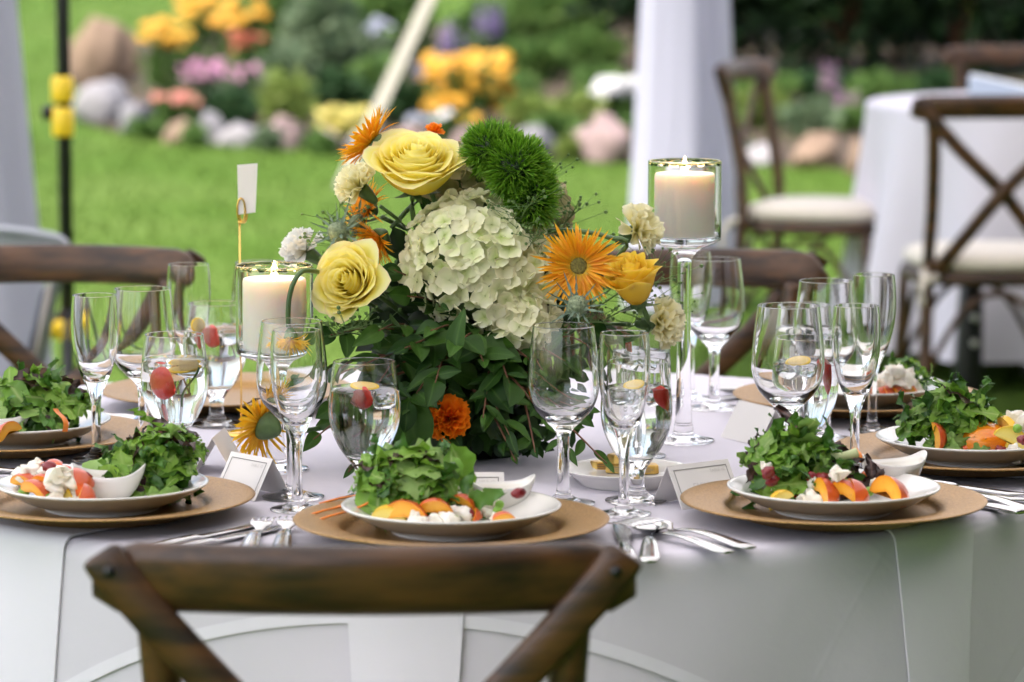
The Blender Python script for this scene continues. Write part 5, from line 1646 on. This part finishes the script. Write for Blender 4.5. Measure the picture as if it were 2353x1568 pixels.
# ---- gerberas
def ray_mesh(L, w, droop, seed):
    rr = random.Random(seed)
    tw = rr.uniform(-1.6, 1.6)
    def fn(u, v):
        s = 2 * u - 1
        ww = w * (.55 + .6 * v) * (1 - v ** 5)
        return (.0 + L * v, s * ww + .04 * L * tw * v * v, -droop * L * v * v + abs(s) * ww * .8)
    return grid(2, 6, fn, lambda u, v: v)
def gerbera(px, py, Y, axis, size, mk, seed, lab, lift=(.35, .12), stem=True, front=True, n=(46, 46, 40)):
    rr = random.Random(seed)
    p = loc_at(px, py, Y)
    W = frame_from(axis, Vector((1, 0, 0)), p)
    root = empty('gerbera', parent=BQ, mw=W); root['label'] = lab
    R_ = size / 2
    m = MB()
    for layer, cnt in enumerate(n):
        for i in range(cnt):
            a = 2 * PI * (i + .33 * layer) / cnt + rr.uniform(-.06, .06)
            el = lift[0] * (layer / 2) + lift[1] + rr.gauss(0, .12)
            L = R_ * (.82 - .14 * layer) * rr.uniform(.72, 1.14)
            me = ray_mesh(L, R_ * .040, rr.uniform(-.28, .42), rr.random())
            m.xf(Matrix.Rotation(a, 4, 'Z') @ Matrix.Translation((R_ * .20, 0, .001 * layer)) @ Matrix.Rotation(-el, 4, 'Y'), me)
    o = m.obj('rays', M[mk], root); o['kind'] = 'stuff'
    lathe(crom([(0, R_ * .08), (R_ * .10, R_ * .085), (R_ * .17, R_ * .06), (R_ * .20, 0)], 3), 24).obj('disc', M['disc'], root)
    f = MB()
    for i in range(150):
        a = rr.uniform(0, 6.28); r0 = R_ * rr.uniform(.15, .26)
        L = R_ * rr.uniform(.09, .16)
        d = Vector((math.cos(a), math.sin(a), rr.uniform(.5, 1.4))).normalized(); s = Vector((-math.sin(a), math.cos(a), 0)) * R_ * .012
        b = Vector((r0 * math.cos(a), r0 * math.sin(a), R_ * .03))
        f.add([b - s, b + s, b + d * L], [(0, 1, 2)])
    fo = f.obj('disc_fringe', M['fringe'], root, smooth=False); fo['kind'] = 'stuff'
    lathe(crom([(0, -R_ * .42), (R_ * .09, -R_ * .40), (R_ * .22, -R_ * .26), (R_ * .31, -R_ * .08), (R_ * .28, 0), (0, 0)], 3), 24).obj('calyx', M['calyx'], root)
    if stem: stem_to(root, p - Vector(axis).normalized() * R_ * .35, axis, .0030, world=W)
    return root, W
gerbera(1330, 612, 4.05, (-.05, -1, .12), .104, 'orange_ray', 4, 'orange spider gerbera facing the viewer')
gerbera(856, 330, 4.16, (-.76, .15, .58), .100, 'orange_ray', 7, 'orange gerbera turned away at the top of the bouquet', (.5, .35))
gerbera(845, 478, 4.17, (-.72, -.45, .52), .072, 'orange_ray', 10, 'orange gerbera tucked below the big rose', (.5, .35))
gerbera(868, 548, 4.14, (-.62, -.45, -.45), .074, 'orange_ray', 13, 'orange gerbera hanging behind the pale rose', (.5, .5))
g1, W1 = gerbera(606, 976, 4.00, (-.74, .42, .30), .112, 'yellow_ray', 16, 'yellow gerbera seen from behind low over the table', (.35, .0), stem=False)
P1 = loc_at(596, 978, 4.00)
pts = crom([P1 + Vector((.030, .010, -.004)), P1 + Vector((.060, .05, -.012)), Vector((-.09, -.02, .06)), VM], 5)
inv = W1.inverted(); tube([inv @ x for x in pts], .0032, 7).obj('stem', M['stem'], g1)
g2, W2_ = gerbera(665, 782, 3.985, (-.05, -.25, -.97), .072, 'yellow_ray', 19, 'yellow gerbera drooping on an arched stem behind the glasses', (.5, .15), stem=False)
pts = crom([loc_at(662, 755, 3.985), loc_at(664, 690, 3.985), loc_at(680, 640, 3.99), loc_at(712, 622, 4.02), loc_at(790, 660, 4.12), VM], 5)
inv = W2_.inverted(); tube([inv @ x for x in pts], .0030, 7).obj('stem', M['stem'], g2)

# ---- carnations and marigold
def ruffle_flower(name, px, py, Y, axis, size, mk, seed, lab, n=30, dome=.75, long_calyx=True):
    rr = random.Random(seed)
    p = loc_at(px, py, Y)
    W = frame_from(axis, Vector((1, 0, 0)), p)
    root = empty(name, parent=BQ, mw=W); root['label'] = lab
    R_ = size / 2
    for i in range(n):
        t = (i + .5) / n
        th = i * 2.399
        el = PI / 2 * (1 - t * .93) * dome + rr.gauss(0, .10)
        L = R_ * rr.uniform(.88, 1.06); ph, fr = rr.uniform(0, 6), rr.uniform(3.5, 6)
        def fn(u, v, L=L, ph=ph, fr=fr):
            s = 2 * u - 1
            w = L * .42 * v ** .8
            ser = .05 * L * math.sin(u * 31 + ph) * (1 if v > .9 else 0)
            return (L * v * (1 - .10 * s * s) + ser, s * w, L * .13 * v * math.sin(s * fr + ph) + L * .05 * v * v)
        me = grid(10, 5, fn, lambda u, v: v).data('petal', M[mk])
        inst('petal', me, root, mw=Matrix.Rotation(th, 4, 'Z') @ Matrix.Rotation(-el, 4, 'Y'))
    c = R_ * (.95 if long_calyx else .5)
    lathe(crom([(0, -c), (R_ * .13, -c * .95), (R_ * .24, -c * .55), (R_ * .30, -c * .12), (R_ * .22, 0), (0, 0)], 3), 16).obj('calyx', M['calyx'], root)
    stem_to(root, p - Vector(axis).normalized() * c * .9, axis, .0024, world=W)
ruffle_flower('carnation', 828, 432, 4.11, (-.62, -.40, .62), .060, 'cream', 3, 'cream carnation below the raised gerbera', dome=.8)
ruffle_flower('carnation', 1462, 532, 4.15, (.66, -.42, .42), .066, 'cream', 5, 'cream carnation next to the tall candle', dome=.7)
ruffle_flower('carnation', 1512, 742, 4.12, (.80, -.50, .10), .066, 'cream', 8, 'cream carnation hanging below the deep yellow rose', dome=.8)
ruffle_flower('carnation', 703, 578, 4.16, (-.75, -.25, .55), .060, 'white_petal', 11, 'white carnation behind the pale rose', dome=.8)
ruffle_flower('marigold', 1034, 962, 4.02, (-.10, -.97, .18), .058, 'marigold', 14, 'bright orange marigold in the dark leaves', n=34, dome=.85, long_calyx=False)
ruffle_flower('marigold', 998, 306, 4.20, (.1, -.2, .9), .026, 'marigold', 17, 'tiny orange bloom peeking over the big rose', n=16, long_calyx=False)

# ---- sea holly
def thistle(px, py, Y, axis, r_, seed, lab):
    rr = random.Random(seed)
    p = loc_at(px, py, Y)
    W = frame_from(axis, Vector((1, 0, 0)), p)
    root = empty('sea_holly', parent=BQ, mw=W); root['label'] = lab
    rock(r_, r_, r_ * 1.25, seed, 10, .06).obj('head', M['thistle_head'], root)
    m = MB()
    for i in range(170):
        z = 1 - 1.6 * rr.random(); th = rr.uniform(0, 6.28); q_ = math.sqrt(max(0, 1 - z * z))
        d = Vector((q_ * math.cos(th), q_ * math.sin(th), z)); s = d.cross(Vector((.3, .5, .8))).normalized() * r_ * .05
        b = Vector((d.x, d.y, d.z * 1.2)) * r_ * .9
        m.add([b - s, b + s, b + d * r_ * rr.uniform(.3, .55)], [(0, 1, 2)])
    o = m.obj('spikes', M['thistle'], root, smooth=False); o['kind'] = 'stuff'
    for i in range(13):
        a = i * 2 * PI / 13 + rr.uniform(-.15, .15); L = r_ * rr.uniform(2.4, 3.9); el = rr.uniform(-.1, .75)
        def fn(u, v, L=L):
            s = 2 * u - 1
            jag = .5 + .9 * abs(math.sin(v * 9.5))
            return (r_ * .5 + L * v, s * L * .055 * (1 - v) ** .7 * jag, .12 * L * v * v + abs(s) * L * .02)
        inst('bract', grid(2, 9, fn).data('bract', M['thistle']), root, mw=Matrix.Rotation(a, 4, 'Z') @ Matrix.Rotation(-el, 4, 'Y'))
    stem_to(root, p, axis, .0018, world=W)
thistle(778, 535, 4.10, (-.35, -.75, .5), .0125, 2, 'grey green sea holly above the pale rose')
thistle(1325, 705, 4.02, (0, -.85, .5), .0125, 5, 'sea holly right below the facing gerbera')
thistle(820, 515, 4.15, (.1, -.6, .8), .010, 7, 'second sea holly beside the orange gerberas')

# ---- leafy sprigs
def leaf_mesh(seed, ratio):
    rr = random.Random(seed)
    bend, fold = rr.uniform(.05, .30), rr.uniform(.15, .5)
    ph = rr.uniform(0, 6)
    def fn(u, v):
        s = 2 * u - 1
        w = ratio * (math.sin(PI * min(1, v ** .8)) ** .85 if 0 < v < 1 else .01)
        return (s * w + .02 * math.sin(v * 5 + ph), v, -bend * v * v + fold * abs(s) * w + .012 * math.sin(v * 14 + s * 3 + ph))
    return grid(4, 8, fn, lambda u, v: abs(2 * u - 1)).data('leaf', M['leaf'])
LEAVES = [leaf_mesh(i, r_) for i, r_ in enumerate([.20, .15, .30, .25, .18, .36])]
def sprig(px, py, Y, n, ls, seed, sag=.0, start=None, bare=.25):
    rr = random.Random(seed)
    tip = loc_at(px, py, Y)
    a = start if start is not None else VM + Vector((rr.uniform(-.03, .03), rr.uniform(-.04, .02), 0))
    mid = a.lerp(tip, .55) + Vector((rr.uniform(-.01, .01), rr.uniform(-.02, .0), .03 + sag))
    pts = crom([a, mid, tip], 8)
    root = tube(pts, [.0022 - .0014 * i / (len(pts) - 1) for i in range(len(pts))], 6).obj('leafy_sprig', M['twig'], BQ)
    for i in range(n):
        t = bare + (1 - bare) * (i + .3) / n
        k = min(len(pts) - 2, int(t * (len(pts) - 1)))
        p = pts[k].lerp(pts[k + 1], t * (len(pts) - 1) - k)
        T = (pts[k + 1] - pts[k]).normalized()
        sd = T.cross(Vector((0, -.5, 1))).normalized() * (1 if i % 2 else -1)
        d = (T * .55 + sd * rr.uniform(.5, 1) + Vector((rr.gauss(0, .25), rr.gauss(-.1, .25), rr.gauss(-.10, .28)))).normalized()
        if i == n - 1: d = T
        nrm = Vector((rr.gauss(0, .45), rr.gauss(-.75, .4), rr.gauss(.75, .4)))
        x = d.cross(nrm.normalized())
        nn_ = x.cross(d)
        Mx = Matrix((x.normalized(), d, nn_.normalized())).transposed().to_4x4()
        inst('leaf', LEAVES[rr.randrange(6)], root, mw=Matrix.Translation(p) @ Mx @ Matrix.Scale(ls * .88 * rr.uniform(.45, 1.2), 4))
SP = [  # tip px, Y, leaves, leaf size
    (760, 770, 4.04, 8, .046), (810, 850, 4.02, 8, .050), (870, 760, 4.02, 7, .056), (930, 800, 4.00, 8, .052), (990, 760, 4.00, 7, .055), (1050, 790, 3.99, 8, .058),
    (1110, 830, 3.99, 8, .055), (1170, 880, 3.99, 8, .050), (1240, 850, 4.02, 8, .048), (1300, 830, 4.05, 7, .046), (1380, 800, 4.06, 7, .044), (1450, 770, 4.10, 7, .044),
    (940, 930, 3.98, 8, .052), (1000, 880, 3.97, 8, .050), (900, 1000, 4.00, 7, .058), (970, 1010, 3.99, 7, .060), (1110, 960, 3.97, 8, .050), (1170, 1000, 3.97, 8, .044),
    (1250, 960, 3.99, 9, .038), (1230, 1040, 3.96, 9, .036), (1310, 1040, 3.96, 9, .034), (1395, 1066, 3.97, 10, .030), (1340, 960, 4.02, 8, .040), (1185, 1060, 3.955, 7, .032),
    (720, 1010, 4.02, 7, .040), (760, 940, 4.02, 7, .046), (690, 880, 4.06, 6, .044), (855, 900, 4.03, 6, .05), (950, 560, 4.12, 8, .034), (905, 620, 4.08, 7, .034),
    (935, 680, 4.06, 7, .042), (1010, 705, 4.03, 6, .045), (800, 1085, 3.97, 6, .030), (985, 480, 4.16, 6, .034), (560, 930, 4.16, 5, .034)]
for i, (px, py, Y, n_, ls) in enumerate(SP):
    sprig(px, py, Y, n_, ls, i + 100)
# fine pale sprigs with seed heads
def seed_sprig(px, py, Y, seed, spread=.022, n=26, start=None):
    rr = random.Random(seed)
    tip = loc_at(px, py, Y)
    m = MB()
    a = start if start is not None else VM.lerp(tip, .55)
    pts = crom([a, a.lerp(tip, .6) + Vector((0, 0, .012)), tip], 5)
    m.xf(Matrix.Identity(4), tube(pts, .0009, 5))
    for i in range(n):
        k = rr.uniform(.45, 1)
        b = pts[min(len(pts) - 1, int(k * (len(pts) - 1)))]
        e = b + Vector((rr.gauss(0, spread), rr.gauss(0, spread * .6), rr.uniform(.0, spread * 1.2)))
        m.xf(Matrix.Identity(4), tube([b, e], .0004, 3, caps=False))
        m.xf(Matrix.Translation(e) @ Matrix.Scale(rr.uniform(.0014, .0026), 4), SEEDB)
    o = m.obj('seed_sprig', M['sprig_green'], BQ, smooth=False); o['kind'] = 'stuff'
SEEDB = rock(1, 1, 1, 2, 3, .1)
for i, a in enumerate([(1335, 478, 4.18), (1215, 470, 4.06), (1235, 545, 4.06), (1260, 400, 4.12), (745, 500, 4.12), (735, 545, 4.12), (1530, 610, 4.14), (1545, 690, 4.12), (1515, 650, 4.13), (1560, 745, 4.12), (760, 775, 4.03), (1300, 560, 4.14), (790, 760, 4.02), (1405, 745, 4.06), (1190, 520, 4.07)]):
    seed_sprig(*a, seed=i)
tube(crom([loc_at(1190, 545, 4.14), loc_at(1290, 530, 4.12), loc_at(1395, 545, 4.10), loc_at(1420, 590, 4.10), VM], 5), .003, 7).obj('stem', M['stem'], BQ)

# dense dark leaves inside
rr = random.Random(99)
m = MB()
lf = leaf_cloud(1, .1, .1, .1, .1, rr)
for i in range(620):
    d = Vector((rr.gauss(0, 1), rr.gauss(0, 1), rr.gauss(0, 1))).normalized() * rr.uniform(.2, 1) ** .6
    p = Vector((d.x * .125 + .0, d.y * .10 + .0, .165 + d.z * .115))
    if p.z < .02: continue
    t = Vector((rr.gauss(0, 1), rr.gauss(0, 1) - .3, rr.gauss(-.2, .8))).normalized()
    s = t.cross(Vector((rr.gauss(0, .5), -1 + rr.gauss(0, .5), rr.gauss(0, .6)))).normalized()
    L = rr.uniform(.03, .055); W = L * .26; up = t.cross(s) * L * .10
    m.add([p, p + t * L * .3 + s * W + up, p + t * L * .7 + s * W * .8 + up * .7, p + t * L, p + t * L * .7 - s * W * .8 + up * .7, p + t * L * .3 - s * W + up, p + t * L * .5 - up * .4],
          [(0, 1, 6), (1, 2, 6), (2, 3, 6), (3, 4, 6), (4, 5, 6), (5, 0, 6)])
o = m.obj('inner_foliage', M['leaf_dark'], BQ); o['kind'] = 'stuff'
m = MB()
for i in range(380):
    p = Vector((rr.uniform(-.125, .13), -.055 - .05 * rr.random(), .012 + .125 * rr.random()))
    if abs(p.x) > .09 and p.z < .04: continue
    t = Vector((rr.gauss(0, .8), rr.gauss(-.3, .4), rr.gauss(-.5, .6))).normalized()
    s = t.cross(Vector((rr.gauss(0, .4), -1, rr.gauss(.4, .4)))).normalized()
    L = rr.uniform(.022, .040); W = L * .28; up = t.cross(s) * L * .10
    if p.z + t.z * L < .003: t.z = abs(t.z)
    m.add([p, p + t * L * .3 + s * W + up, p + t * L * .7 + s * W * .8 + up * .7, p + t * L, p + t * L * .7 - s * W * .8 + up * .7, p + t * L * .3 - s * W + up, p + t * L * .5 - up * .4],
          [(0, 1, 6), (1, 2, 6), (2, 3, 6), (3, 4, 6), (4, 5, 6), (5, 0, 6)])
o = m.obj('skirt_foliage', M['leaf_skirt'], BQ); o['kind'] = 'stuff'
# one round leaf and the pale narrow leaves
for (px, py, Y, s, d, nrm, i) in [(950, 985, 3.985, .075, (.2, 0, -1), (-.1, -1, .2), 5), (1050, 770, 3.985, .062, (.03, 0, 1), (-.5, -1, .0), 0), (935, 960, 3.975, .04, (-.1, 0, -1), (.2, -1, .1), 2),
                             (1010, 1040, 3.96, .03, (0, 0, 1), (0, -1, .1), 0)]:
    d = Vector(d).normalized(); n_ = Vector(nrm).normalized(); x = d.cross(n_).normalized(); nn_ = x.cross(d)
    p = loc_at(px, py, Y) - d * s * .5
    inst('leaf', LEAVES[i], BQ, mw=Matrix.Translation(p) @ Matrix((x, d, nn_)).transposed().to_4x4() @ Matrix.Scale(s, 4))
